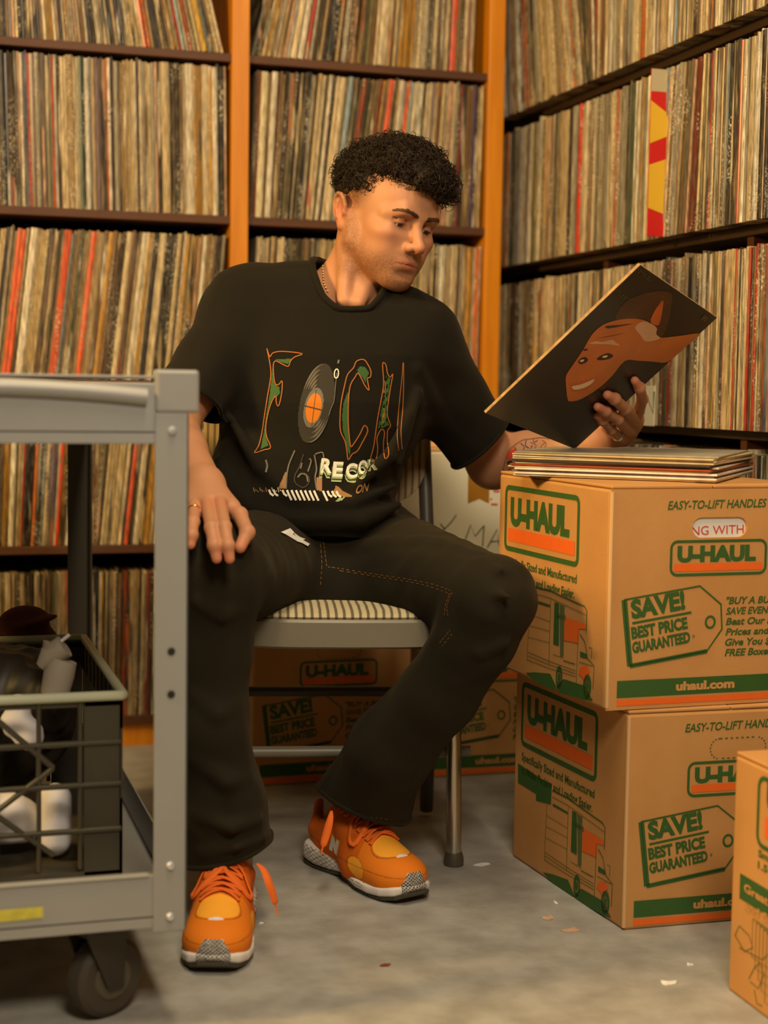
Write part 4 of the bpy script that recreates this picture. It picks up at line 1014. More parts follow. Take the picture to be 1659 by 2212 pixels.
def cutf_R(P): return np.minimum(cutR(P), shirt_nodes[0].fn(P)-shirt_nodes[3].fn(P[None], np.array([W(450, 800, 2.57)]), .3)[0])
def cutf_L(P): return np.minimum(cutL(P), shirt_nodes[0].fn(P)-shirt_nodes[4].fn(P[None], np.array([W(970, 860, 2.68)]), .3)[0])
def cutf_neck(P):
    q = P-collar_c; X, Y, Z = q@RT, q@FW, q@UP
    op = np.sqrt((X/.064)**2+((Y+.002)/.078)**2)
    lim = -.004-.054*np.clip((-Y)/.062, -.5, 1.6)-.006*X/.06
    return np.minimum(Z-lim, (1-op)*.06)
def shirt_disp(P): return .0016*vnoise(P, 7, 21)+.0008*vnoise(P, 19, 22)
def bd2(nodes, m=.03): return bounds(nodes, m)
lo_, hi_ = bd2(shirt_nodes)
sV, sF = mesh_sdf(shirt_nodes, .0026, lo_, hi_, disp=shirt_disp)
sV = relax(sV, sF, 2)
sV, sF, rims = cut_mesh(sV, sF, [cutf_R, cutf_L, hem, cutf_neck])
print('shirt', len(sV), _t.time()-_t0)
shirt = np_mesh('t_shirt', sV, sF, m_tee, person)
shirtT = BVHTree.FromPolygons([tuple(v) for v in sV], [tuple(f) for f in sF])
solidify(shirt, .004)
for rm, dr in ((rims[0], W(392, 885, 2.49)-W(456, 790, 2.57)), (rims[1], W(1060, 985, 2.74)-W(965, 860, 2.69))):
    c0 = rm.mean(0); dr = dr/np.linalg.norm(dr); rm = rm[np.linalg.norm(rm-c0, axis=1) < .11]; u = np.cross(dr, UP); u /= np.linalg.norm(u); v = np.cross(dr, u)
    lp = rim_loop(rm, rm.mean(0), u, v, 48); mb = MB(); mb.tube(lp, .0030, 8, closed=True); mb.build('sleeve_hem', m_tee, shirt, smooth=True)
ring = rim_loop(rims[3], rims[3].mean(0), RT, FW, 72)
mb = MB(); mb.tube(ring, .0058, 10, closed=True); mb.tube([p-UP*.010+(p-rims[3].mean(0))*.06 for p in ring], .0012, 6, closed=True)
mb.build('collar', m_tee, shirt, smooth=True)
def cast(T, x, y, off=.0007, maxd=4):
    d = W(x, y, 1)-CAM; d /= np.linalg.norm(d); h = T.ray_cast(Vector(CAM), Vector(d), maxd)
    return None if h[0] is None else np.array(h[0])-d*off
# jeans
jean_nodes = [ell(W(704, 1185, 2.66), (.165, .125, .100), np.array([RT, FW, UP]).T, .02),
    cap(W(610, 1212, 2.64), W(462, 1238, 2.245), .096, .074, .03), cap(W(800, 1218, 2.65), W(1060, 1294, 2.325), .102, .063, .03),
    cap(W(640, 1268, 2.56), W(810, 1268, 2.56), .074, .072, .03),
    chain([W(462, 1240, 2.245), W(455, 1400, 2.25), W(452, 1560, 2.26), W(478, 1730, 2.285), W(492, 1900, 2.31)], [.074, .055, .054, .062, .073], .02, ki=.02),
    chain([W(1062, 1297, 2.325), W(1030, 1370, 2.35), W(945, 1500, 2.40), W(845, 1620, 2.47), W(788, 1728, 2.55), W(745, 1830, 2.61)], [.063, .060, .058, .066, .074, .078], .02, ki=.02)]
jean_nodes += folds([
    ([(700, 1215, 2.56), (800, 1180, 2.50), (930, 1170, 2.42), (1040, 1200, 2.32)], .010), ([(720, 1245, 2.55), (850, 1205, 2.46), (980, 1215, 2.35), (1080, 1230, 2.27)], .009),
    ([(760, 1285, 2.54), (880, 1250, 2.44), (1000, 1260, 2.32), (1100, 1290, 2.235)], .008), ([(880, 1300, 2.44), (980, 1315, 2.34), (1060, 1330, 2.27)], .009),
    ([(1090, 1390, 2.28), (1040, 1410, 2.29), (1000, 1400, 2.33)], .007), ([(1060, 1440, 2.31), (980, 1470, 2.34), (910, 1450, 2.37)], .008),
    ([(960, 1560, 2.38), (880, 1600, 2.40), (820, 1590, 2.43)], .008), ([(890, 1650, 2.42), (840, 1680, 2.43), (770, 1680, 2.46)], .008),
    ([(430, 1300, 2.175), (480, 1330, 2.18), (515, 1310, 2.21)], .009), ([(420, 1500, 2.21), (470, 1540, 2.205), (505, 1520, 2.23)], .008), ([(425, 1640, 2.22), (490, 1690, 2.215), (530, 1680, 2.25)], .009),
    ([(430, 1760, 2.23), (500, 1790, 2.215), (560, 1770, 2.25)], .009), ([(440, 1840, 2.24), (510, 1830, 2.225), (570, 1810, 2.26)], .008),
    ([(560, 1190, 2.52), (520, 1230, 2.36), (500, 1280, 2.24)], .010)])
JT = .005
jhR = plane_cut(W(495, 1826, 2.30), W(492, 1900, 2.31)-W(478, 1730, 2.285)+RT*.018)
_p0, _p1 = W(690, 1706, 2.52), W(872, 1800, 2.46); _n2 = np.cross(_p1-_p0, FW+UP*.1); _n2 /= np.linalg.norm(_n2); _n2 = _n2 if _n2@UP < 0 else -_n2
jhL = plane_cut((_p0+_p1)/2, _n2)
waist = plane_cut(W(700, 1128, 2.6), UP)
def legd(P, i): return jean_nodes[i].fn(P[None], P.mean(0)[None], 3.)[0]
def cutj_R(P): return np.minimum(jhR(P), legd(P, 5)-legd(P, 4))
def cutj_L(P): return np.minimum(jhL(P), legd(P, 4)-legd(P, 5))
lo_, hi_ = bd2(jean_nodes)
jV, jF = mesh_sdf(jean_nodes, .0030, lo_, hi_, disp=lambda P: .0016*vnoise(P, 8, 31)+.0008*vnoise(P, 22, 32))
jV = relax(jV, jF, 2)
jV, jF, jr = cut_mesh(jV, jF, [cutj_R, cutj_L])
print('jeans', len(jV), _t.time()-_t0)
jeans = np_mesh('jeans', jV, jF, m_jean, person)
solidify(jeans, .004)
jeanT = BVHTree.FromPolygons([tuple(v) for v in jV], [tuple(f) for f in jF])

for rm, dr in ((jr[0], W(492, 1900, 2.31)-W(478, 1730, 2.285)), (jr[1], W(740, 1830, 2.57)-W(785, 1730, 2.53))):
    dr = dr/np.linalg.norm(dr); u = np.cross(dr, FW); u /= np.linalg.norm(u); v = np.cross(dr, u)
    lp = rim_loop(rm, rm.mean(0), u, v, 56); mb = MB(); mb.tube(lp, .0038, 8, closed=True); mb.build('trouser_hem', m_jean, jeans, smooth=True)
# ---------------------------------------------------------------- printing and stitching that lies on cloth and skin
def inpoly(x, y, P):
    c = False; j = len(P)-1
    for i in range(len(P)):
        if (P[i][1] > y) != (P[j][1] > y) and x < (P[j][0]-P[i][0])*(y-P[i][1])/(P[j][1]-P[i][1]+1e-12)+P[i][0]: c = not c
        j = i
    return c
def smooth_pts(P, n=4, closed=True):
    P = [np.array(p, float) for p in P]; k = len(P); out = []
    rng_ = range(k) if closed else range(k-1)
    for i in rng_:
        p0 = P[(i-1) % k] if closed or i > 0 else P[i]; p1 = P[i]; p2 = P[(i+1) % k]; p3 = P[(i+2) % k] if closed or i < k-2 else p2
        for j in range(n):
            t = j/n; out.append(.5*((2*p1)+(-p0+p2)*t+(2*p0-5*p1+4*p2-p3)*t*t+(-p0+3*p1-3*p2+p3)*t**3))
    if not closed: out.append(P[-1])
    return out
class Skin:
    """ink lying on a surface; shapes are given where they sit on the garment as seen and land on the cloth itself"""
    def __init__(s, tree, off): s.T = tree; s.off = off; s.mb = MB(); s.c = {}
    def p(s, x, y, o=0):
        k = (round(x, 2), round(y, 2), o)
        if k not in s.c: s.c[k] = cast(s.T, x, y, s.off+o)
        return s.c[k]
    def face(s, pts, mi, o=0):
        q = [s.p(x, y, o) for x, y in pts]
        if all(v is not None for v in q): s.mb.poly(q, mi)
    def line(s, pts, w, mi, o=.0003, closed=False, dens=5):
        P = [np.array(p, float) for p in pts]
        if closed: P.append(P[0])
        D = [P[0]]
        for i in range(len(P)-1):
            n = max(1, int(np.linalg.norm(P[i+1]-P[i])/dens))
            D += [P[i]+(P[i+1]-P[i])*(j+1)/n for j in range(n)]
        k = len(D); L_ = []
        for i in range(k):
            a = D[i-1] if i else (D[-2] if closed else D[0]); b = D[i+1] if i < k-1 else (D[1] if closed else D[-1])
            t = b-a; t = t/(np.linalg.norm(t)+1e-9); nn = np.array([-t[1], t[0]])
            wi = w(i/(k-1)) if callable(w) else w
            L_.append((D[i]-nn*wi/2, D[i]+nn*wi/2))
        for i in range(k-1): s.face([L_[i][0], L_[i+1][0], L_[i+1][1], L_[i][1]], mi, o)
    def fill(s, P, mi, st=3, o=0, test=None):
        xs = [p[0] for p in P]; ys = [p[1] for p in P]
        y = min(ys)
        while y < max(ys):
            x = min(xs)
            while x < max(xs):
                if inpoly(x+st/2, y+st/2, P) and (test is None or test(x+st/2, y+st/2)):
                    s.face([(x, y), (x+st, y), (x+st, y+st), (x, y+st)], mi, o)
                x += st
            y += st
    def text(s, t, x, y, ux, uy, vx, vy, mi, o=.0003, bold=0, shear=0):
        """baseline start (x,y), baseline vector (ux,uy) for the whole text, cap-height vector (vx,vy)"""
        vs, fs, wd = text_mesh(t, bold, shear)
        pts = [(x+ux*a/wd+vx*b/.72, y+uy*a/wd+vy*b/.72) for a, b in vs]
        for f in fs: s.face([pts[i] for i in f], mi, o)
    def build(s, name, mats, parent): return s.mb.build(name, mats, parent, fix=False)
ink = lambda n, c, r=.6: mat(n, srgb(*c), r, spec=.25)
i_or, i_gr, i_wh, i_gy, i_dk, i_tan, i_lg, i_or2 = ink('orange_ink', (160, 92, 34)), ink('green_ink', (48, 84, 32)), ink('white_ink', (222, 214, 196)), ink('grey_ink', (104, 98, 86)), ink('dark_grey_ink', (62, 54, 40)), ink('tan_ink', (150, 108, 62)), ink('pale_green_ink', (150, 168, 116)), ink('amber_ink', (200, 112, 20))
INKS = [i_or, i_gr, i_wh, i_gy, i_dk, i_tan, i_lg, i_or2, mat('vinyl_ink', srgb(40, 34, 22), .8)]
zs = lambda P: [(480+x/3.19, 680+y/3.19) for x, y in P]
pr = Skin(shirtT, .0012)
F_ = zs([(308, 232), (328, 290), (350, 262), (420, 252), (552, 268), (500, 290), (470, 320), (455, 355), (415, 340), (370, 318), (352, 345), (356, 430), (368, 480), (392, 478), (412, 455), (412, 520), (398, 600), (384, 630), (372, 600), (370, 560), (345, 590), (318, 670), (300, 770), (306, 840), (328, 890), (330, 920), (290, 930), (222, 950), (250, 905), (272, 820), (290, 700), (312, 560), (335, 420), (328, 330)])
Fg = zs([(352, 330), (372, 305), (420, 305), (478, 302), (452, 340), (415, 330), (372, 310), (352, 345), (348, 420), (360, 480), (395, 500), (398, 540), (380, 560), (345, 575), (318, 660), (298, 760), (302, 850), (320, 900), (265, 925), (285, 820), (305, 680), (328, 550), (340, 430)])
pr.fill(Fg, 1, 1.2); pr.line(smooth_pts(F_, 3), 2.1, 0, closed=True)
C_o = zs([(868, 1000), (858, 930), (846, 870), (815, 800), (812, 700), (820, 600), (845, 480), (865, 410), (905, 365), (925, 320), (975, 308), (1005, 345), (1025, 390), (1020, 430), (1000, 440), (1012, 520), (985, 490), (960, 440), (935, 402), (915, 430), (885, 480), (872, 560), (868, 700), (872, 800), (885, 905), (905, 890), (950, 820), (980, 762), (1003, 800), (965, 880), (930, 940), (895, 960)])
C_g1 = zs([(865, 530), (872, 560), (866, 700), (870, 800), (884, 920), (880, 975), (862, 930), (850, 860), (832, 800), (826, 700), (835, 610)])
C_g2 = zs([(930, 380), (950, 355), (985, 360), (1012, 400), (992, 440), (990, 470), (965, 430), (935, 395)])
pr.fill(C_g1, 1, 1.2); pr.fill(C_g2, 1, 1.2); pr.line(smooth_pts(C_o, 3), 2.3, 0, closed=True)
A_o = zs([(1105, 345), (1115, 330), (1130, 350), (1138, 400), (1158, 430), (1176, 408), (1160, 500), (1145, 600), (1138, 690), (1160, 762), (1140, 800), (1138, 880), (1148, 960), (1122, 990), (1110, 900), (1118, 810), (1096, 790), (1066, 850), (1072, 920), (1058, 1000), (1020, 1005), (1045, 900), (1070, 720), (1100, 560), (1112, 470)])
A_i = zs([(1112, 470), (1122, 462), (1122, 520), (1112, 535)]); A_j = zs([(1115, 625), (1122, 660), (1118, 745), (1096, 755)])
pr.fill(zs([(1128, 420), (1158, 440), (1140, 600), (1135, 700), (1150, 762), (1090, 785), (1075, 780), (1100, 640), (1118, 560), (1126, 500)]), 1, 1.3, test=lambda x, y: math.sin(x*.9)+math.sin(y*.35+x*.4) > -.7)
pr.fill(A_j, 5, 2); pr.line(smooth_pts(A_o, 3), 2.0, 0, closed=True); pr.line(smooth_pts(A_i, 3), 1.4, 0, closed=True)
pr.line(smooth_pts(zs([(1246, 330), (1240, 420), (1225, 560), (1214, 680), (1206, 830), (1218, 935)]), 4, False), 1.6, 0); pr.line(smooth_pts(zs([(1250, 330), (1250, 500), (1244, 650), (1232, 800), (1240, 925)]), 4, False), 1.6, 0)
# the record that stands in for the letter O
def ellp(cx, cy, rx_, ry_, tl, n=40, a0=0, a1=360):
    t = math.radians(tl); out = []
    for i in range(n+(a1-a0 < 360)):
        a = math.radians(a0+(a1-a0)*i/n); X, Y = rx_*math.cos(a), ry_*math.sin(a)
        out.append((cx+X*math.cos(t)-Y*math.sin(t), cy+X*math.sin(t)+Y*math.cos(t)))
    return out
rc = (480+648/3.19, 680+610/3.19)
pr.fill(ellp(rc[0], rc[1], 35, 88, 13), 8, 1.8, o=-.0003)
for k, rr_ in enumerate((1.0, .93, .88, .82, .76, .70, .64, .58, .52)):
    for a0, a1 in ((195, 262), (20, 88)):
        pr.line(ellp(rc[0], rc[1], 34*rr_, 86*rr_, 13, 16, a0+k*2, a1-k*2), lambda u: .6+2.6*math.sin(u*3.14), 4 if k % 2 else 3, dens=4)
lc = (480+632/3.19, 680+640/3.19)
pr.fill(ellp(lc[0]-1, lc[1], 20, 44, 13), 3, 1.3)
pr.fill(ellp(lc[0]-.5, lc[1]+1, 16.5, 33, 10), 7, 1.2, o=.0003)
pr.line([(lc[0]-23, lc[1]-5), (lc[0]+20, lc[1]+6)], 2.4, 4, o=.0007); pr.line([(lc[0]+5, lc[1]-40), (lc[0]-5, lc[1]+40)], 1.1, 4, o=.0007)
pr.line(smooth_pts(zs([(790, 400), (782, 470), (770, 590), (752, 640), (733, 692)]), 4, False), 1.6, 3)
pr.line(ellp(480+787/3.19, 680+405/3.19, 4.5, 10, 5, 16), 2.4, 2, closed=True); pr.line(zs([(798, 335), (804, 310)]), 4, 3)
# RECORDS line, with the pale green drop behind the white letters
for i, (ch, x, y, w_, h_, sk) in enumerate((('R', 676, 1085, 78, 98, 10), ('E', 760, 1110, 70, 100, 8), ('C', 852, 1118, 78, 98, 4), ('O', 938, 1098, 66, 92, 0), ('R', 1010, 1070, 62, 76, -6))):
    (X, Y), = zs([(x, y)]); sx = w_/3.19; sy = h_/3.19
    cut_ = 5 if i < 4 else 2
    for k, m_i in ((3, 6), (2, 4), (1, 6)):
        if i < 4 or k == 1: pr.text(ch, X-k*.9, Y+k*(3.6 if i < 4 else 1.5), sx, (.9 if i < 3 else -3)*1.0, sk*.3, -sy, m_i, o=.0003+.0002*(4-k), bold=.035)
    pr.text(ch, X, Y, sx, (.9 if i < 3 else -3)*1.0, sk*.3, -sy, 2 if i < 4 else 3, o=.0013, bold=.03)
pr.text('ON', *zs([(915, 1235)])[0], 27, -7, 5, -19, 5, o=.0004, bold=.03)
# turntable drawing and zebra strip above the hem
for pts, w_, m_i in (([(500, 935), (460, 1030), (445, 1110), (440, 1200)], 3, 3), ([(635, 965), (650, 1060), (640, 1120), (650, 1200)], 3, 3), ([(300, 1000), (310, 1040), (300, 1085)], 4, 3),
                     ([(560, 960), (530, 1050), (500, 1110), (505, 1160), (560, 1190), (600, 1150), (590, 1110), (550, 1090)], 2, 4), ([(540, 1060), (550, 1020)], 3, 3), ([(590, 1080), (612, 1010), (600, 990)], 3, 3),
                     ([(520, 1120), (545, 1095), (580, 1105), (590, 1150)], 3.5, 3), ([(640, 960), (690, 948), (700, 990)], 3, 3)):
    pr.line(smooth_pts(zs(pts), 4, False), w_, m_i)
pr.fill(zs([(425, 1105), (445, 1070), (440, 1200), (385, 1200)]), 5, 2); pr.fill(zs([(650, 1120), (690, 1125), (685, 1215), (650, 1210)]), 5, 2)
for i in range(16):
    x = 322+i*31; 
    if x in (384,) or 650 < x < 690: continue
    yb = 1205+ (x-320)*.02; pr.line(zs([(x, yb), (x+12, yb+28), (x+32, yb+(70 if 420 < x < 700 else 42))]), 4.6, 2, dens=3)
pr.fill(zs([(785, 1172), (830, 1215), (905, 1250), (860, 1258), (760, 1238)]), 5, 2); pr.fill(zs([(800, 1265), (850, 1255), (820, 1282), (775, 1288)]), 6, 2)
for i in range(14): pr.line(zs([(215+i*14, 1190+(i % 3)*12), (222+i*14, 1222-(i % 2)*8)]), 1.6, 5 if i < 8 else 2)
pr.build('printed_graphic', INKS, shirt)
# jeans: stitching
i_st = mat('orange_thread', srgb(150, 98, 34), .7)
js = Skin(jeanT, .0010)
z5 = lambda P: [(400+x/2.074, 1080+y/2.074) for x, y in P]
def stitch(P, dash=4.2, gap=2.2, w=1.0):
    P = smooth_pts(P, 8, False); acc = 0; seg = [P[0]]; on_ = True
    for i in range(1, len(P)):
        seg.append(P[i]); acc += np.linalg.norm(P[i]-P[i-1])
        if acc > (dash if on_ else gap):
            if on_: js.line(seg, w, 0, o=0, dens=3)
            seg = [P[i]]; acc = 0; on_ = not on_
stitch(z5([(640, 300), (700, 308), (800, 325), (900, 340), (1000, 355), (1100, 375), (1180, 402), (1195, 412)])); stitch(z5([(690, 316), (800, 334), (900, 350), (1000, 366), (1090, 386), (1170, 415), (1190, 425)]))
stitch(z5([(1195, 415), (1180, 450), (1172, 490), (1180, 530)])); stitch(z5([(1182, 425), (1166, 470), (1160, 520)]))
stitch(z5([(612, 150), (622, 200), (628, 250), (634, 300)])); stitch(z5([(604, 180), (610, 240), (612, 300), (606, 380)]))
stitch(z5([(1140, 640), (1165, 610), (1190, 580)])); stitch(z5([(1150, 655), (1175, 625), (1200, 595)]), 3, 3)
stitch(z5([(740, 1418), (800, 1420), (860, 1425), (910, 1432)]), 3, 4, .8)
js.build('stitching', i_st, jeans)
m_metal = mat('bright_steel', srgb(225, 225, 220), .18, metal=1)
m_emb = mat('clasp_glint_white', srgb(255, 252, 244), .25)  # bright white base colour stands in for light reflected by the metal clasp
# shiny clasp hanging at the waist
cl = MB(); zc = lambda x, y: cast(jeanT, 480+x/3.19, 680+y/3.19, .006) if cast(jeanT, 480+x/3.19, 680+y/3.19, .006) is not None else W(480+x/3.19, 680+y/3.19, 2.5)
zc2 = lambda x, y: W(480+x/3.19, 680+y/3.19, 2.47)
def minD(x, y):
    a = cast(jeanT, 480+x/3.19, 680+y/3.19, .005); b = cast(shirtT, 480+x/3.19, 680+y/3.19, .005)
    c = [q for q in (a, b) if q is not None]; return min(c, key=lambda q: (q-CAM)@FW) if c else zc2(x, y)
for P in ([(405, 1497), (470, 1470), (498, 1500), (488, 1512), (560, 1548), (552, 1572), (520, 1562), (440, 1512)], [(555, 1550), (605, 1578), (592, 1595), (548, 1570)], [(495, 1500), (535, 1530), (575, 1545), (560, 1552), (500, 1515)]):
    cl.prism([minD(x, y) for x, y in P], -FW*.003)
cl.build('waist_clasp', m_emb, person, bevel=.0004)
# necklace, ring, bracelet
m_gold = mat('gold', srgb(214, 170, 90), .22, metal=1)
mb = MB(); 
for x, y in [(695, 562), (696, 568), (697, 574), (697.5, 580), (698, 586), (698, 592), (698.5, 598), (699, 604), (699.5, 610), (701, 616), (704, 622), (708, 629)]:
    q = cast(bodyT, x, y, .0012)
    if q is not None: mb.lathe([(.0001, -.0018), (.0012, -.0012), (.0017, 0), (.0012, .0012), (.0001, .0018)], q, (0, 0, 1), 8)
mb.build('necklace', m_gold, person, smooth=True)
def ring_on(a, b, t, r, name, m, par, w=.0012):
    a, b = W(*a), W(*b); d = b-a; d /= np.linalg.norm(d); c = a+(b-a)*t; u = np.cross(d, [0, 0, 1]); u /= np.linalg.norm(u); v = np.cross(d, u)
    mb = MB(); mb.tube([c+r*(math.cos(k*math.pi/12)*u+math.sin(k*math.pi/12)*v) for k in range(24)], w, 8, closed=True); return mb.build(name, m, par, smooth=True)
ring_on((421, 1092, 2.220), (417, 1128, 2.158), .38, .0094, 'gold_ring', m_gold, person)
ring_on((1344, 950, recD(1344, 950)+.012), (1320, 929, recD(1320, 929, .018)), .42, .0082, 'silver_ring', m_metal, person)
wd = wr_l-el_l; wd /= np.linalg.norm(wd); u = np.cross(wd, [0, 0, 1]); u /= np.linalg.norm(u); v = np.cross(wd, u); bc = wr_l-wd*.012
mb = MB(); mb.tube([bc+.0285*(math.cos(k*math.pi/18)*u+math.sin(k*math.pi/18)*v) for k in range(36)], .0016, 6, closed=True); mb.build('bracelet', mat('dark_beads', srgb(60, 34, 20), .35), person, smooth=True)
# forearm tattoo
tt = Skin(bodyT, .0005); zt = lambda P: [(960+x/2.373, 540+y/2.373) for x, y in P]
i_tk, i_tr, i_tb = mat('tattoo_black', srgb(52, 40, 30), .6), mat('tattoo_red', srgb(206, 62, 36), .6), mat('tattoo_brown', srgb(130, 84, 52), .6)
for P, w_, m_i in (([(300, 1130), (312, 1080), (330, 1030), (360, 1000), (400, 975), (440, 968), (500, 962), (540, 968)], 2, 2), ([(300, 1130), (320, 1140), (340, 1110), (330, 1090)], 2.2, 2),
                   ([(360, 1010), (375, 1040), (395, 1060), (420, 1050), (440, 1020)], 2, 0), ([(390, 990), (410, 1010), (400, 1035), (430, 1040), (450, 1000)], 1.6, 0), ([(440, 985), (470, 1000), (455, 1030), (480, 1040), (500, 1000), (520, 985)], 1.6, 2),
                   ([(490, 1040), (510, 1020), (520, 990), (500, 975)], 1.8, 2), ([(420, 975), (415, 1000), (432, 1015)], 2.0, 0), ([(345, 1075), (365, 1060), (390, 1075), (400, 1060)], 2.6, 0), ([(455, 968), (460, 985), (478, 975)], 1.4, 0)):
    tt.line(smooth_pts(zt(P), 4, False), w_, m_i, dens=2)
tt.fill(zt([(325, 1040), (350, 1018), (368, 1025), (350, 1062), (322, 1078), (316, 1062)]), 1, 1.2); tt.fill(zt([(318, 1085), (345, 1075), (352, 1095), (325, 1105)]), 0, 1.2)
tt.build('tattoo', [i_tk, i_tr, i_tb], body)
# ---------------------------------------------------------------- sneakers
m_up = mat('orange_suede_and_mesh', (1, 1, 1), .75, attr='Col', bump=.3, bscale=900, spec=.3)
m_sole = mat('white_foam_sole', (1, 1, 1), .55, attr='Col', spec=.4)
m_out = mat('dark_outsole_rubber', srgb(66, 60, 50), .7)
m_lace = mat('orange_lace', srgb(226, 104, 22), .8, bump=.3, bscale=1500)
m_refl = mat('reflective_white', srgb(222, 218, 210), .35)
m_yel = mat('yellow_edging', srgb(236, 160, 50), .6)
I3 = np.eye(3)
def shoe_meshes():
    up = [ell((0, .232, .046), (.046, .058, .036), None, 0), ell((0, .155, .056), (.043, .085, .047), None, .02), ell((0, .060, .058), (.037, .052, .052), None, .03),
          cap((0, .205, .062), (0, .125, .100), .030, .036, .025), cap((-.010, .130, .102), (-.010, .092, .128), .024, .020, .015), cap((.010, .130, .102), (.010, .092, .128), .024, .020, .015),
          cap((.022, .035, .080), (.024, .080, .098), .014, .014, .02), cap((-.022, .035, .080), (-.024, .080, .098), .014, .014, .02),
          cap((0, .018, .070), (0, .008, .119), .021, .010, .02), cap((0, .160, .030), (0, .240, .030), .046, .044, .02),
          ell((0, .058, .130), (.027, .044, .052), None, .008, 'sub')]
    lo = np.array([-.07, -.03, .015]); hi = np.array([.07, .31, .17])
    V, Fq = mesh_sdf(up, .0016, lo, hi)
    x, y, z = V.T; ax = np.abs(x)
    dk = np.array(srgb(206, 98, 14)); md = np.array(srgb(224, 122, 20)); lt = np.array(srgb(246, 168, 48)); C_ = np.tile(md, (len(V), 1))
    def bl(m, c): C_[m] = c
    bl(y < .19, dk)
    bl(((x/.030)**2+((y-.222)/.030)**2 < 1) & (z > .055), lt)
    bl((((y-.190)/.024)**2+((z-.048-.25*(.19-y))/.017)**2 < 1) & (ax > .032), lt*.92)
    bl((ax < .028) & (y > .10) & (y < .19) & (z > .085), dk*.95)
    bl((y < .06) & (z > .10), dk*.80)
    sl = ((x/.011)**2+((y-.2525)/.0035)**2 < 1) & (z > .05); bl(sl, np.array(srgb(228, 222, 226)))
    for f, w_ in ((np.abs(z-(.052+.0009*np.sin(y*60))-.16*np.maximum(0, .12-y)), .0009), (np.abs(y-.075-.5*(z-.05)), .0008), (np.abs(((y-.190)/.026)**2+((z-.048-.25*(.19-y))/.019)**2-1), .05), (np.abs(np.sqrt((x/.0325)**2+((y-.222)/.0325)**2)-1), .03)):
        bl((f < w_) & (ax > .012), C_[(f < w_) & (ax > .012)]*.55)
    tbu = (y > .262) & (ax < .020-(z-.045)*.5) & (z < .060); C_[tbu] = np.array(srgb(58, 54, 48)); C_[tbu & (((x+z)/.006 % 1 < .28) | ((x-z)/.006 % 1 < .28))] = np.array(srgb(190, 186, 178))
    # sole
    Y = [-.004, .004, .020, .050, .090, .120, .150, .190, .225, .255, .280, .296, .302]
    Wd = [.020, .033, .0415, .043, .037, .034, .041, .050, .0515, .048, .038, .024, .012]
    Zb = [.020, .012, .006, .0035, .005, .010, .007, .004, .004, .007, .013, .022, .030]
    Zt = [.048, .054, .056, .052, .044, .038, .034, .031, .031, .033, .037, .041, .043]
    so = [loft([(np.array([0, a, (c+d)/2]), b, (d-c)/2) for a, b, c, d in zip(Y, Wd, Zb, Zt)], I3[0], I3[2], I3[1], 0, p=3.6)]
    sV, sF = mesh_sdf(so, .0015, (-.07, -.02, -.01), (.07, .32, .075))
    x, y, z = sV.T; S = np.tile(np.array(srgb(214, 208, 202)), (len(sV), 1)); ln = np.array(srgb(112, 96, 72))
    zm = np.interp(y, Y, Zb)*.5+np.interp(y, Y, Zt)*.5
    u = z-zm
    hx = (y < .112) & (np.abs(u) < .016) & (((u+.35*y)/.0075 % 1 < .17) | ((u-.75*y)/.0095 % 1 < .14))
    fo = (y > .125) & (y < .215) & (np.abs(u) < .011) & ((u*1.0+.004*np.sin(y*55))/.0055 % 1 < .2)
    S[hx | fo] = ln
    tb = (y > .262) & (np.abs(x) < .024); S[tb] = np.array(srgb(58, 54, 48)); S[tb & (((x*1.0+z)/.006 % 1 < .28) | ((x-z)/.006 % 1 < .28))] = np.array(srgb(190, 186, 178))
    S[z < np.interp(y, Y, Zb)+.0045] = np.array(srgb(120, 112, 98))
    return (V, Fq, C_), (sV, sF, S), (Y, Wd, Zb)
_up, _so, _pf = shoe_meshes()
_upT = BVHTree.FromPolygons([tuple(v) for v in _up[0]], [tuple(f) for f in _up[1]])
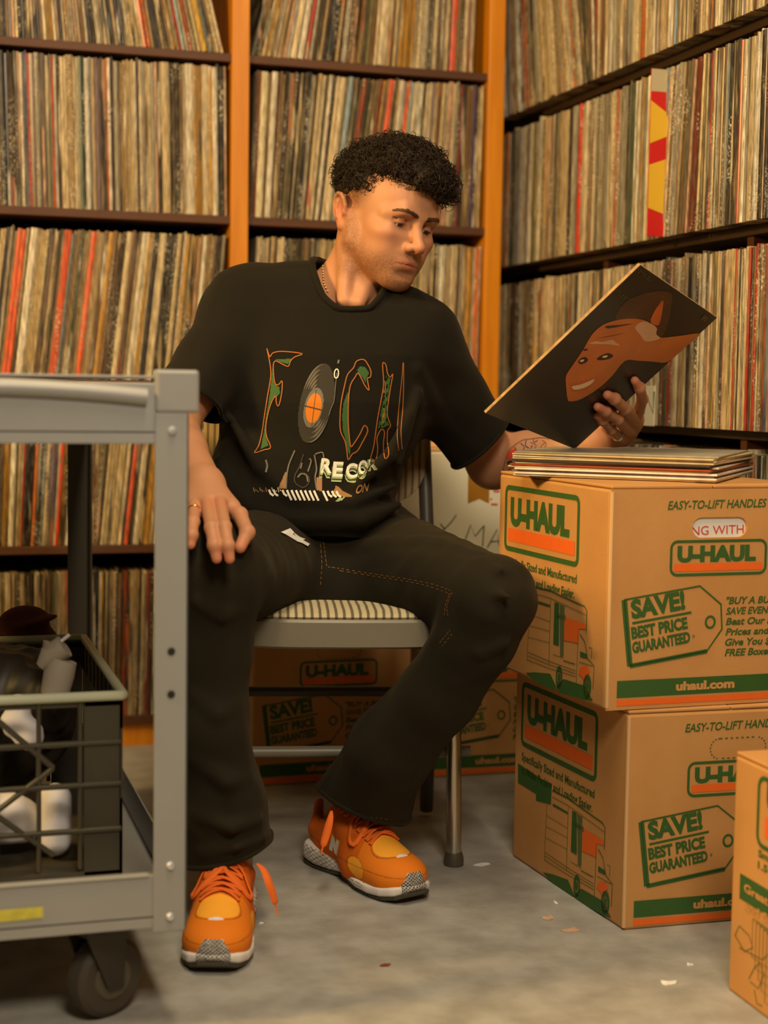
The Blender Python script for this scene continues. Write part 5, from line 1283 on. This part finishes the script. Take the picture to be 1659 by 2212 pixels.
def sneaker(toe, heel, label, mir, hang):
    toe = on(*toe, (0, 0, 1), (0, 0, 0)); heel = on(*heel, (0, 0, 1), (0, 0, 0))
    d = toe-heel; d[2] = 0; d /= np.linalg.norm(d); o = toe-d*.302*.96; X = np.array([d[1], -d[0], 0])*mir
    T = lambda P: np.asarray(P, float)@np.array([X*.97, d*.96, [0, 0, .80]])+o
    sh = np_mesh('sneaker', T(_up[0]), _up[1] if mir > 0 else _up[1][:, ::-1], m_up, person, cols=_up[2])
    if label: sh['label'] = label
    np_mesh('midsole', T(_so[0]), _so[1] if mir > 0 else _so[1][:, ::-1], m_sole, sh, cols=_so[2])
    mb = MB(); Y, Wd, Zb = _pf; ring = []
    for i in range(1, len(Y)-1): ring.append((Wd[i]*.93, Y[i], Zb[i]))
    for i in range(len(ring)-1):
        (w0, y0, z0), (w1, y1, z1) = ring[i], ring[i+1]
        if i % 1 == 0:
            vs = [(-w0, y0, z0+.003), (w0, y0, z0+.003), (w1, y1-.002, z1+.003), (-w1, y1-.002, z1+.003), (-w0*.95, y0, max(0.0004, z0-.0045)), (w0*.95, y0, max(0.0004, z0-.0045)), (w1*.95, y1-.002, max(0.0004, z1-.0045)), (-w1*.95, y1-.002, max(0.0004, z1-.0045))]
            mb.add([T(v) for v in vs], [(0, 1, 2, 3), (7, 6, 5, 4), (0, 4, 5, 1), (1, 5, 6, 2), (2, 6, 7, 3), (3, 7, 4, 0)])
    mb.build('outsole', m_out, sh, bevel=.0008)
    def top(x, y):
        h = _upT.ray_cast(Vector((x, y, .2)), Vector((0, 0, -1)), .3); return h[0].z if h[0] else .05
    mb = MB()
    for r in range(8):
        y = .105+r*.0125
        for sgn in (1, -1):
            pts = []
            for k in range(9):
                t = -1+2*k/8; x = t*.028*sgn; yy = y+(.010*(t+1)/2); pts.append((x, yy, top(x, yy)+.0035+.004*(1-t*t)*(.6 if sgn > 0 else 1.0)))
            mb.tube([T(p) for p in pts], .0036, 8, flat=.55)
    for (sx, y0) in ((1, .150), (-1, .150), (.6, .135)):      # bow loops
        pts = []
        for k in range(17):
            a = 2*math.pi*k/16; x = sx*(.022-.022*math.cos(a)); yy = y0+.016*math.sin(a)+.010*(1-math.cos(a)); pts.append((x, yy, max(top(max(-.04, min(.04, x)), yy), .065)+.012-.006*(1-math.cos(a))/2))
        mb.tube([T(p) for p in pts], .0036, 8, flat=.5)
    mb.build('laces', m_lace, sh, smooth=True)
    P = [W(*q) for q in hang]; mb = MB(); n = len(P)
    mb.tube(smooth_pts(P, 5, False), [.0022+.0042*math.sin(math.pi*min(1, max(0, (i/(n*5-5))*1.25-.05)))**.7 if i/(n*5-5) < .72 else .0016 for i in range((n-1)*5+1)], 8, flat=.5)
    mb.build('lace_end', m_lace, sh, smooth=True)
    # side letter N, toe and tongue tabs
    for sx in (1, -1):
        mb = MB()
        def sp(y, z, o=.0008):
            h = _upT.ray_cast(Vector((sx*.1, y, z)), Vector((-sx, 0, 0)), .2)
            return T((h[0].x+sx*o, y, z)) if h[0] else None
        N_ = [((0, 0), (.009, 0), (.0135, .030), (.0045, .030)), ((.0045, .030), (.0135, .030), (.0245, 0), (.0155, 0)), ((.0155, 0), (.0245, 0), (.0290, .030), (.0200, .030))]
        for grow, m_i, lf in ((1.0, 0, .0014), (1.16, 1, .0007)):
            for q in N_:
                q = [((a-.0145)*grow+.0145, (b-.015)*grow+.015) for a, b in q]; st = 5
                g = [[None]*(st+1) for _ in range(st+1)]
                for i in range(st+1):
                    for j in range(st+1):
                        u_, v_ = i/st, j/st
                        a = (1-v_)*((1-u_)*q[0][0]+u_*q[1][0])+v_*((1-u_)*q[3][0]+u_*q[2][0]); b = (1-v_)*((1-u_)*q[0][1]+u_*q[1][1])+v_*((1-u_)*q[3][1]+u_*q[2][1])
                        g[i][j] = sp(.098+a*1.15, .055+b*1.0-.12*a, lf)
                for i in range(st):
                    for j in range(st):
                        qq = [g[i][j], g[i+1][j], g[i+1][j+1], g[i][j+1]]
                        if all(v is not None for v in qq): mb.poly(qq, m_i)
        mb.build('side_letter', [m_refl, m_yel], sh, fix=False)
    mb = MB(); st = 4
    q = [T((a, b, top(a, b)+.010)) for a, b in ((-.008, .112), (.008, .112), (.008, .124), (-.008, .124))]; mb.prism(q, (0, 0, .0015)); mb.build('tongue_tab', m_refl, sh, bevel=.0005)
    # sock
    return sh
sneaker((458, 2114), (500, 1965), 'orange sneaker with its toe pointing at the viewer', 1, [(556, 1866, 2.19), (570, 1880, 2.18), (580, 1905, 2.17), (592, 1940, 2.17), (596, 1962, 2.17), (601, 1975, 2.17)])
sneaker((906, 1956), (690, 1855), 'orange sneaker seen from its side', -1, [(716, 1752, 2.46), (712, 1775, 2.45), (704, 1805, 2.445), (697, 1830, 2.44), (694, 1845, 2.44)])
m_sock = mat('grey_sock', srgb(150, 140, 122), .9, bump=.3, bscale=800)
mb = MB(); mb.tube([W(741, 1800, 2.61), W(742, 1725, 2.60), W(785, 1650, 2.53)], [.032, .034, .038], 20); mb.build('sock', m_sock, person, smooth=True)
mb = MB(); mb.tube([W(495, 1910, 2.35), W(494, 1840, 2.345), W(484, 1760, 2.31)], [.036, .036, .040], 20); mb.build('sock', m_sock, person, smooth=True)
# ---------------------------------------------------------------- the sleeve in his hand (a plain stand-in picture, not a known cover)
Re1 = np.array([.5657, -.4535, .6887]); Re2 = np.array([.7470, .6355, -.1952]); Re3 = Rn
Re2 = Re2-Re1*(Re2@Re1)/(Re1@Re1); Re1 /= np.linalg.norm(Re1); Re2 /= np.linalg.norm(Re2); Rn2 = np.cross(Re1, Re2); Rn2 = Rn2 if Rn2@Rn > 0 else -Rn2
m_slv = mat('glossy_dark_sleeve', srgb(46, 36, 24), .32, var=.3, scale=8, tint=(.6, .5, .4)); m_slE = mat('worn_card_edge', srgb(190, 150, 96), .8, var=.5, scale=120)
hr = root('record_sleeve', Rc, 'dark record sleeve with a tilted smiling face on its cover, held up in one hand', 'record')
Q = lambda a, b, c: Rc+Re1*a+Re2*b+Rn2*c
mb = MB(); h_ = .1575; t_ = .0022
mb.add([Q(-h_,-h_,-t_),Q(h_,-h_,-t_),Q(h_,h_,-t_),Q(-h_,h_,-t_),Q(-h_,-h_,t_),Q(h_,-h_,t_),Q(h_,h_,t_),Q(-h_,h_,t_)], [(0,3,2,1),(4,5,6,7)]); 
mb.build('cover', m_slv, hr)
mb = MB(); mb.add([Q(-h_,-h_,-t_),Q(h_,-h_,-t_),Q(h_,h_,-t_),Q(-h_,h_,-t_),Q(-h_,-h_,t_),Q(h_,-h_,t_),Q(h_,h_,t_),Q(-h_,h_,t_)], [(0,1,5,4),(1,2,6,5),(2,3,7,6),(3,0,4,7)]); mb.build('sleeve_edge', m_slE, hr)
zr = lambda P: [(1200+x/4.608, 560+y/4.608) for x, y in P]
def prr(P, o): return [on(x, y, Rn2, Rc+Rn2*(t_+o)) for x, y in zr(P)]
cI = [mat('cover_brown', srgb(214, 128, 62), .35, var=.45, scale=14, tint=(.62, .5, .4)), mat('cover_pale', srgb(232, 190, 156), .35, var=.2, scale=20), mat('cover_dark', srgb(58, 34, 20), .35), mat('cover_hair', srgb(92, 62, 36), .35, var=.4, scale=25), mat('cover_white', srgb(240, 226, 196), .35), mat('cover_grey', srgb(84, 74, 50), .4), mat('cover_rust', srgb(224, 116, 58), .35, var=.3, scale=30)]
mb = MB()
def cp(P, mi, o, sm=3):
    mb.poly(prr([tuple(p) for p in (smooth_pts(P, sm) if sm else P)], o), mi)
cp([(590, 600), (680, 440), (800, 370), (960, 325), (1100, 320), (1160, 360), (1150, 470), (1120, 640), (1060, 770), (990, 760), (940, 620), (800, 590)], 3, .0003)
cp([(105, 1160), (160, 1070), (215, 990), (280, 890), (330, 800), (390, 720), (480, 650), (600, 608), (730, 592), (860, 600), (950, 640), (1000, 700), (1010, 760), (1060, 780), (1240, 762), (1425, 738), (1400, 790), (1270, 890), (1120, 1022), (960, 1018), (820, 1010), (690, 1012), (560, 1165), (420, 1290), (260, 1390), (150, 1415), (120, 1390), (105, 1260)], 0, .0005)
cp([(790, 680), (870, 620), (960, 645), (1010, 690), (1000, 745), (1040, 790), (900, 820), (850, 760)], 1, .0007)
cp([(945, 622), (985, 520), (1030, 450), (1072, 412), (1062, 520), (1040, 620), (1015, 660)], 6, .0007)
cp([(400, 790), (560, 760), (690, 735), (560, 765)], 2, .0007, 2); cp([(500, 665), (640, 655), (780, 640), (640, 670), (520, 690)], 2, .0007, 2)
cp([(225, 1020), (255, 985), (300, 975), (325, 1000), (300, 1030), (250, 1045)], 2, .0007); cp([(240, 1015), (262, 1000), (285, 1000), (270, 1022)], 4, .0009)
cp([(410, 995), (460, 955), (530, 935), (575, 960), (540, 990), (460, 1005)], 2, .0007); cp([(462, 975), (490, 958), (520, 960), (500, 980)], 4, .0009)
cp([(270, 905), (300, 890), (325, 900), (300, 912)], 2, .0007); cp([(165, 1265), (240, 1250), (320, 1220), (388, 1195), (350, 1245), (270, 1285), (185, 1298)], 4, .0009); cp([(150, 1240), (240, 1225), (400, 1170), (420, 1175), (340, 1275), (240, 1320), (160, 1310)], 6, .0007)
cp([(330, 840), (400, 815), (470, 825), (560, 800), (600, 830), (640, 860), (560, 850), (450, 845)], 1, .0007, 2)
cp([(1445, 590), (1480, 552), (1525, 580), (1490, 620)], 5, .0007, 0)
for k in range(4):
    for j in range(7):
        if (k*7+j*3) % 5: a = 800+k*28+j*22-(0 if k < 2 else 250); b = 70+k*48+j*16+(0 if k < 2 else 130); cp([(a, b), (a+16, b+11), (a+6, b+24), (a-10, b+13)], 5, .0006, 0)
mb.build('cover_picture', cI, hr, fix=False)
# ---------------------------------------------------------------- chair
m_steel = mat('grey_painted_steel', srgb(120, 113, 96), .42, var=.25, scale=12, tint=(.8, .76, .7)); m_dk = mat('dark_grey_frame', srgb(72, 66, 54), .45)
m_chrome = mat('scuffed_chrome', srgb(190, 184, 168), .25, metal=.9)
def stripes(name, c1, c2, sc, axis=(1, 0, 0)):
    m = bpy.data.materials.new(name); m.use_nodes = True; nt = m.node_tree; N = nt.nodes; L = nt.links; b = N['Principled BSDF']
    g = N.new('ShaderNodeTexCoord'); w_ = N.new('ShaderNodeTexWave'); w_.inputs['Scale'].default_value = sc; w_.inputs['Distortion'].default_value = .6; w_.inputs['Detail'].default_value = 2
    mp = N.new('ShaderNodeMapping'); mp.inputs['Rotation'].default_value = (0, 0, math.radians(12)); L.new(g.outputs['Object'], mp.inputs[0]); L.new(mp.outputs[0], w_.inputs[0])
    r = N.new('ShaderNodeValToRGB'); r.color_ramp.elements[0].color = (*c2, 1); r.color_ramp.elements[1].color = (*c1, 1); r.color_ramp.elements[0].position = .18; r.color_ramp.elements[1].position = .42
    L.new(w_.outputs[0], r.inputs[0]); L.new(r.outputs[0], b.inputs['Base Color']); b.inputs['Roughness'].default_value = .85
    return m
m_str = stripes('striped_upholstery', srgb(196, 180, 142), srgb(104, 94, 72), 26); m_strd = stripes('striped_back_fabric', srgb(176, 154, 116), srgb(112, 94, 68), 26)
sc_ = W(742, 1340, 2.60); ch = root('padded_chair', [sc_[0], sc_[1], 0], 'metal-framed padded chair with striped seat that the person sits on', 'chair')
cx_ = np.array([math.cos(math.radians(-12)), math.sin(math.radians(-12)), 0]); cy_ = np.array([-cx_[1], cx_[0], 0]); cz_ = np.array([0, 0, 1.])
cc = np.array([sc_[0], sc_[1], 0])
K = lambda a, b, c: cc+cx_*a+cy_*b+cz_*c
def outline(hw, hf, hb, n=28, rnd=3.2):
    out = []
    for i in range(n):
        t = 2*math.pi*i/n; c, s = math.cos(t), math.sin(t)
        a = hw*math.copysign(abs(c)**(2/rnd), c); b = (hb if s > 0 else hf)*math.copysign(abs(s)**(2/rnd), s); out.append((a, b))
    return out
mb = MB(); n = 40; rings = []
for sc, z, in ((.90, .435), (.985, .437), (1.0, .441), (.985, .446), (.92, .450), (.75, .452), (.45, .453), (.01, .454)):
    rings.append([K(a*sc, b*sc, z) for a, b in outline(.240, .215, .20, n)])
vs = [p for r_ in rings for p in r_]; fs = [(i*n+j, i*n+(j+1) % n, (i+1)*n+(j+1) % n, (i+1)*n+j) for i in range(len(rings)-1) for j in range(n)]+[tuple(range(n))[::-1]]
mb.add(vs, fs); mb.build('seat_cushion', m_str, ch, smooth=True)
mb = MB(); rings = [[K(a*s_, b*s_, z) for a, b in outline(.250, .224, .205, n)] for s_, z in ((.97, .393), (1.0, .397), (1.0, .434), (.985, .438), (.93, .438), (.93, .397))]
vs = [p for r_ in rings for p in r_]; mb.add(vs, [(i*n+j, i*n+(j+1) % n, ((i+1) % 6)*n+(j+1) % n, ((i+1) % 6)*n+j) for i in range(6) for j in range(n)]); mb.build('seat_frame', m_steel, ch, smooth=True)
LGf = on(980, 1868, (0, 0, 1), (0, 0, 0))
def toK(p): q = p-cc; return (q@cx_, q@cy_, q[2])
lk = toK(LGf)
for sx, yb in ((1, 0), (-1, 0)):
    a = lk[0]*sx; mb = MB(); mb.tube([K(a, lk[1], .012), K(a*.985, lk[1]+.005, .20), K(a*.93, lk[1]+.012, .405)], .0125, 14); l = mb.build('leg', m_chrome, ch, smooth=True)
    mb = MB(); mb.lathe([(.010, 0), (.0165, 0), (.0165, .012), (.0135, .022), (.0125, .022)], K(a, lk[1], .0005), n=16); mb.build('rubber_foot', m_dk, l, smooth=True)
    mb = MB(); mb.tube([K(.205*sx-.030, .27, .012), K(.205*sx-.035, .21, .25), K(.200*sx-.038, .185, .40), K(.200*sx-.040, .215, .55), K(.196*sx-.040, .25, .70), K(.150*sx-.040, .27, .785)]+([K(0, .275, .825)] if sx > 0 else [K(-.04, .275, .815)]), .0125, 14); l = mb.build('rear_leg', m_dk, ch, smooth=True)
    mb = MB(); mb.tube([K(.232*sx, lk[1]+.01, .30), K(.205*sx, .19, .30)], .009, 10); mb.build('side_rail', m_dk, ch, smooth=True)
for z, b, m_ in ((.245, .212, m_dk), (.185, lk[1]+.03, m_steel)):
    mb = MB(); mb.tube([K(-.215, b, z), K(.215, b, z)], .0095, 12); mb.build('stretcher', m_, ch, smooth=True)
mb = MB(); n = 28; rings = []
for s_, o_y in ((.93, -.014), (.99, -.010), (1, 0), (.99, .012), (.93, .015)):
    rings.append([K(a*s_-.040, .235+o_y+.06*(z-.68)-.18*(a*a), .675+(z-.675)*s_) for a, z in [(p[0], .675+p[1]) for p in outline(.200, .110, .135, n, 3.0)]])
vs = [p for r_ in rings for p in r_]; fs = [(i*n+j, i*n+(j+1) % n, (i+1)*n+(j+1) % n, (i+1)*n+j) for i in range(len(rings)-1) for j in range(n)]+[tuple(range(n))[::-1], tuple(range(4*n, 5*n))]
mb.add(vs, fs); mb.build('backrest', m_strd, ch, smooth=True)
# ---------------------------------------------------------------- utility cart
m_cart = mat('grey_enamel', srgb(143, 143, 142), .38, var=.25, scale=10, tint=(.82, .78, .7), bump=.05, bscale=60); m_bolt = mat('zinc_bolt', srgb(214, 216, 226), .3, metal=.7); m_hole = mat('bolt_hole', srgb(26, 22, 16), .9)
m_tyre = mat('grey_rubber_tyre', srgb(58, 52, 42), .75); m_bk = mat('black_iron', srgb(34, 30, 22), .5)
X0, X1, Y0, Y1 = -.30, .325, 1.86, 2.90
ct = root('utility_cart', ((X0+X1)/2, (Y0+Y1)/2, 0), 'grey steel utility cart in the left foreground carrying a milk crate', 'cart')
for x, sx in ((X1, -1), (X0, 1)):
    for y, sy in ((Y0, 1), (Y1, -1)):
        top = .806; mb = MB(); w_ = .040; t_ = .003
        mb.box((min(x, x+sx*w_), min(y, y+sy*t_), .127), (max(x, x+sx*w_), max(y, y+sy*t_), .755)); mb.box((min(x, x+sx*t_), min(y, y+sy*w_), .127), (max(x, x+sx*t_), max(y, y+sy*w_), .755))
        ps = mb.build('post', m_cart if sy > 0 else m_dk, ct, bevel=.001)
        if sy > 0:
            for z, kind in ((.734, 1), (.196+.012, 0), (.145, 0), (.470, 2), (.418, 2)):
                mb = MB(); c = (x+sx*.020, y-.0005, z)
                if kind < 2: mb.lathe([(.0001, .0045), (.0035, .004), (.0052, .0015), (.0055, 0)], c, (0, -1, 0), 14); mb.build('bolt', m_bolt, ps, smooth=True)
                else: mb.lathe([(.0048, .0006), (.0001, .0007)], c, (0, -1, 0), 16); mb.build('bolt_hole', m_hole, ps)
def tray(zb, zt, name, lip):
    mb = MB(); i = .0035
    for lo, hi in (((X0+i, Y0+i, zb), (X1-i, Y0+i+.0025, zt)), ((X0+i, Y1-i-.0025, zb), (X1-i, Y1-i, zt)), ((X0+i, Y0+i, zb), (X0+i+.0025, Y1-i, zt)), ((X1-i-.0025, Y0+i, zb), (X1-i, Y1-i, zt))): mb.box(lo, hi)
    mb.box((X0+i, Y0+i, zb+.012), (X1-i, Y1-i, zb+.016))
    if name == 'bottom_tray':
        mb.box((X0+i, Y0+.001, zt-.002), (X1-.045, Y0+.014, zt+.001))
    return mb.build(name, m_cart, ct, bevel=.0012)
tray(.131, .197, 'bottom_tray', 1); tp = tray(.718, .790, 'top_tray', 1)
mb = MB(); xs = [X0+.03+(X1-.050-X0-.03)*t/14 for t in range(15)]
mb.tube([(x, Y0+.004-.0*1, .783-.010*max(0, (i-9)/5)**2) for i, x in enumerate(xs)], .0105, 14); mb.build('rolled_lip', m_cart, tp, smooth=True)
mb = MB(); mb.box((X0+.004, Y0+.012, .795), (X1-.04, Y1-.01, .7985)); mb.build('shelf_panel', m_cart, tp, bevel=.001)
mb = MB(); mb.box((X1-.040, Y0-.002, .755), (X1+.012, Y0+.03, .806)); mb.build('corner_cap', m_cart, tp, bevel=.004)
mb = MB(); mb.box((X0-.012, Y0-.002, .755), (X0+.040, Y0+.03, .806)); mb.build('corner_cap', m_cart, tp, bevel=.004)
mb = MB(); p = [on(x, y, (0, 1, 0), (0, Y0+.0025, 0)) for x, y in ((-60, 1998), (93, 1982), (93, 1958), (-60, 1972))]; mb.prism(p, (0, -.0006, 0)); mb.build('yellow_label', mat('worn_yellow_label', srgb(196, 186, 72), .6, var=.6, scale=90, tint=(.6, .6, .5)), ct)
for cx0, cy0, yaw_ in ((.236, 1.935, .55), (-.20, 1.935, .3), (.236, 2.80, .5), (-.20, 2.80, .2)):
    dv = np.array([math.cos(yaw_), math.sin(yaw_), 0]); ax0 = np.array([-dv[1], dv[0], 0]); c = np.array([cx0, cy0, .0515])
    mb = MB(); mb.box((cx0-.045, cy0-.04, .1255), (cx0+.035, cy0+.04, .1305)); cs = mb.build('caster', m_bk, ct, bevel=.001)
    mb = MB(); mb.lathe([(.008, -.016), (.030, -.016), (.043, -.0165), (.050, -.011), (.051, 0), (.050, .011), (.043, .0165), (.030, .016), (.008, .016)], c, ax0, 36); mb.build('wheel', m_tyre, cs, smooth=True)
    mb = MB(); mb.lathe([(.003, -.0185), (.026, -.0185), (.028, -.016)], c, ax0, 24); mb.lathe([(.028, .016), (.026, .0185), (.003, .0185)], c, ax0, 24); mb.build('hub', m_dk, cs, smooth=True)
    mb = MB()
    for s_ in (1, -1):
        b = c+ax0*.021*s_; u = dv*(-1)
        mb.prism([b+dv*.012-np.array([0, 0, .012]), b-dv*.012-np.array([0, 0, .012]), b-dv*.045+np.array([0, 0, .062]), b-dv*.003+np.array([0, 0, .074]), b+dv*.016+np.array([0, 0, .062])], ax0*.003*s_)
    mb.prism([c+ax0*.024-dv*.045+np.array([0, 0, .062]), c-ax0*.024-dv*.045+np.array([0, 0, .062]), c-ax0*.024+dv*.016+np.array([0, 0, .062]), c+ax0*.024+dv*.016+np.array([0, 0, .062])], (0, 0, .012)); mb.build('fork', m_bk, cs, bevel=.001)
# thin black tray lying on the cart
mb = MB(); mb.box((-.16, 2.05, .7995), (.075, 2.36, .8125)); o = mb.build('flat_case', m_bk, None, origin=(-.04, 2.2, .7995), bevel=.003); setp(o, 'thin black flat case lying on top of the grey cart', 'case')
# milk crate
m_crate = mat('grey_green_plastic', srgb(62, 58, 46), .45, var=.15, scale=15); m_rim = mat('pale_plastic_rim', srgb(176, 182, 160), .4)
CXa, CXb, CYa, CYb, CZa, CZb = -.205, .268, 2.03, 2.50, .1495, .392
cr = root('milk_crate', ((CXa+CXb)/2, (CYa+CYb)/2, CZa), 'dark grey lattice milk crate on the bottom tray of the cart', 'crate')
def lattice(p0, u, v, w_, h_, nrm, nm):
    mb = MB(); p0 = np.array(p0, float); u = np.array(u, float); v = np.array(v, float); nrm = np.array(nrm, float)
    def bar(a, b, r=.0042): mb.tube([p0+u*a[0]+v*a[1], p0+u*b[0]+v*b[1]], r, 6)
    for z in (.06, .12, .175): bar((.0, z), (w_, z))
    for k in range(1, 9): bar((w_*k/9, .01), (w_*k/9, h_-.06 if 3 <= k <= 6 else h_-.01), .0034)
    c = w_/2
    for s_ in (1, -1):
        for a, b in (((.0, .155), (.075, .225)), ((.0, .155), (.075, .10)), ((.075, .10), (.0, .045)), ((.0, .045), (.075, -.01)), ((.075, .225), (.15, .155)), ((.15, .155), (.075, .10)), ((.075, .10), (.15, .04))):
            bar((c+s_*a[0], max(.008, a[1]-.01)), (c+s_*b[0], max(.008, b[1]-.01)), .0040)
    mb.prism([p0+u*0+v*0, p0+u*.048+v*0, p0+u*.048+v*(h_-.008), p0+v*(h_-.008)], -nrm*.004); mb.prism([p0+u*(w_-.048), p0+u*w_, p0+u*w_+v*(h_-.008), p0+u*(w_-.048)+v*(h_-.008)], -nrm*.004)
    mb.prism([p0+v*(h_-.020), p0+u*w_+v*(h_-.020), p0+u*w_+v*(h_-.012), p0+v*(h_-.012)], -nrm*.004)
    return mb.build(nm, m_crate, cr, bevel=.0008)
H_ = CZb-CZa
lattice((CXa, CYa, CZa), (1, 0, 0), (0, 0, 1), CXb-CXa, H_, (0, -1, 0), 'front_wall'); lattice((CXa, CYb, CZa), (1, 0, 0), (0, 0, 1), CXb-CXa, H_, (0, 1, 0), 'back_wall')
for x, s_ in ((CXb, 1), (CXa, -1)):
    mb = MB(); mb.box((x-.002, CYa, CZa), (x+.002, CYb, CZa+.10)); mb.box((x-.002, CYa, CZb-.05), (x+.002, CYb, CZb-.006)); 
    for k in range(0, 10): mb.box((x-.002, CYa+(CYb-CYa)*k/10, CZa), (x+.002, CYa+(CYb-CYa)*k/10+.012, CZb-.01))
    mb.build('side_wall', m_crate, cr)
mb = MB(); mb.box((CXa, CYa, CZa), (CXb, CYb, CZa+.005)); mb.build('crate_floor', m_crate, cr)
mb = MB(); rp = [(CXa, CYa-.003), (CXb, CYa-.003), (CXb+.003, CYa), (CXb+.003, CYb), (CXb, CYb+.003), (CXa, CYb+.003), (CXa-.003, CYb), (CXa-.003, CYa)]
mb.tube([(x, y, CZb-.006) for x, y in rp], .0065, 10, closed=True); mb.build('rim', m_rim, cr, smooth=True)
# things in the crate
def bundle(name, nodes, h, mt, label, cat, disp=None, grpn=None):
    lo_, hi_ = bounds(nodes, .02); V, Fq = mesh_sdf(nodes, h, lo_, hi_, disp=disp)
    o = np_mesh(name, V, Fq, mt, None, origin=((V.min(0)+V.max(0))/2*[1, 1, 0]+[0, 0, V[:, 2].min()]))
    return setp(o, label, cat, grpn)
m_cloth = mat('white_cloth', srgb(206, 202, 206), .8, bump=.2, bscale=150); m_gcloth = mat('grey_cloth', srgb(150, 140, 126), .85); m_bag = mat('black_plastic_bag', srgb(34, 29, 20), .5)
wr = lambda P: .004*vnoise(P, 14, 41)+.003*vnoise(P, 34, 42)
bundle('crumpled_rag', [ell((.02, 2.14, .228), (.085, .06, .050), None, 0), ell((.06, 2.12, .220), (.05, .05, .050), None, .02), ell((-.07, 2.15, .225), (.06, .05, .05), None, .02), ell((.135, 2.125, .205), (.040, .035, .036), None, .02)], .003, m_cloth, 'crumpled white rag in the bottom of the milk crate', 'rag', wr)
bundle('white_roll', [cap((.190, 2.10, .180), (.190, 2.10, .235), .0215, .0215)], .0025, m_cloth, 'small upright white roll in the right corner of the milk crate', 'roll')
bundle('foam_packing', [ell((.145, 2.17, .335), (.020, .02, .030), ry(.4), 0), ell((.16, 2.17, .31), (.022, .02, .024), None, .01)], .0025, m_cloth, 'white foam packing piece just below the crate rim', 'packing', lambda P: .003*vnoise(P, 30, 5))
bundle('plastic_bag', [ell((.12, 2.36, .335), (.11, .09, .070), None, 0), ell((.19, 2.34, .325), (.05, .09, .065), None, .03), ell((-.05, 2.35, .35), (.12, .09, .06), None, .03), ell((.1, 2.36, .26), (.12, .08, .09), None, .05)], .0035, m_bag, 'black plastic bag bulging above the milk crate rim', 'bag', lambda P: .006*vnoise(P, 9, 51)+.004*vnoise(P, 26, 52))
# glue gun / tape gun sticking out of the crate
tg = root('glue_gun', W(125, 1440, 2.35), 'grey glue gun poking up out of the milk crate', 'tool')
mb = MB(); A_ = lambda x, y, D=2.20: W(x, y, D)
mb.tube([A_(118, 1500), A_(128, 1455), A_(138, 1425)], [.020, .022, .019], 14); mb.build('handle', m_gcloth, tg, smooth=True)
mb = MB(); mb.tube([A_(88, 1440), A_(108, 1418), A_(140, 1396)], [.008, .017, .017], 12); mb.tube([A_(108, 1418), A_(118, 1392)], [.012, .017], 12); mb.build('barrel', m_gcloth, tg, smooth=True)
mb = MB(); mb.tube([A_(124, 1392), A_(150, 1371)], .0026, 8); mb.build('glue_stick', m_cloth, tg, smooth=True)
# brown hat-like bundle behind
bundle('folded_cap', [ell(W(55, 1335, 2.52), (.036, .030, .020), None, 0), ell(W(70, 1342, 2.50), (.040, .025, .006), ry(-.2), .008), ell(W(30, 1385, 2.52), (.07, .05, .035), None, .02)], .0025, mat('maroon_felt', srgb(84, 34, 18), .9), 'dark red felt cap resting on the black bag', 'cap')
# white divider card with a green letter, standing out of the right shelf
pc = [on(x, y, (1, 0, 0), (1.352, 0, 0)) for x, y in ((1376, 921), (1412, 921), (1414, 833), (1376, 833))]
mb = MB(); a, b = pc[0], pc[1]; mb.prism([(1.352, a[1], .7235), (1.352, b[1], .7235), (1.352, b[1], pc[2][2]), (1.352, a[1], pc[2][2])], (.0012, 0, 0))
o = mb.build('divider_card', m_wbox, None, origin=(1.352, (a[1]+b[1])/2, .7235)); setp(o, 'white divider card with a green letter N standing on the right shelving', 'card')
d = Decal(lambda x, y: on(x, y, (1, 0, 0), (1.3512, 0, 0))); d.line([(1391, 893), (1394, 848), (1411, 892), (1413, 846)], 3.2, 0); d.build('green_letter', [m_green], o)
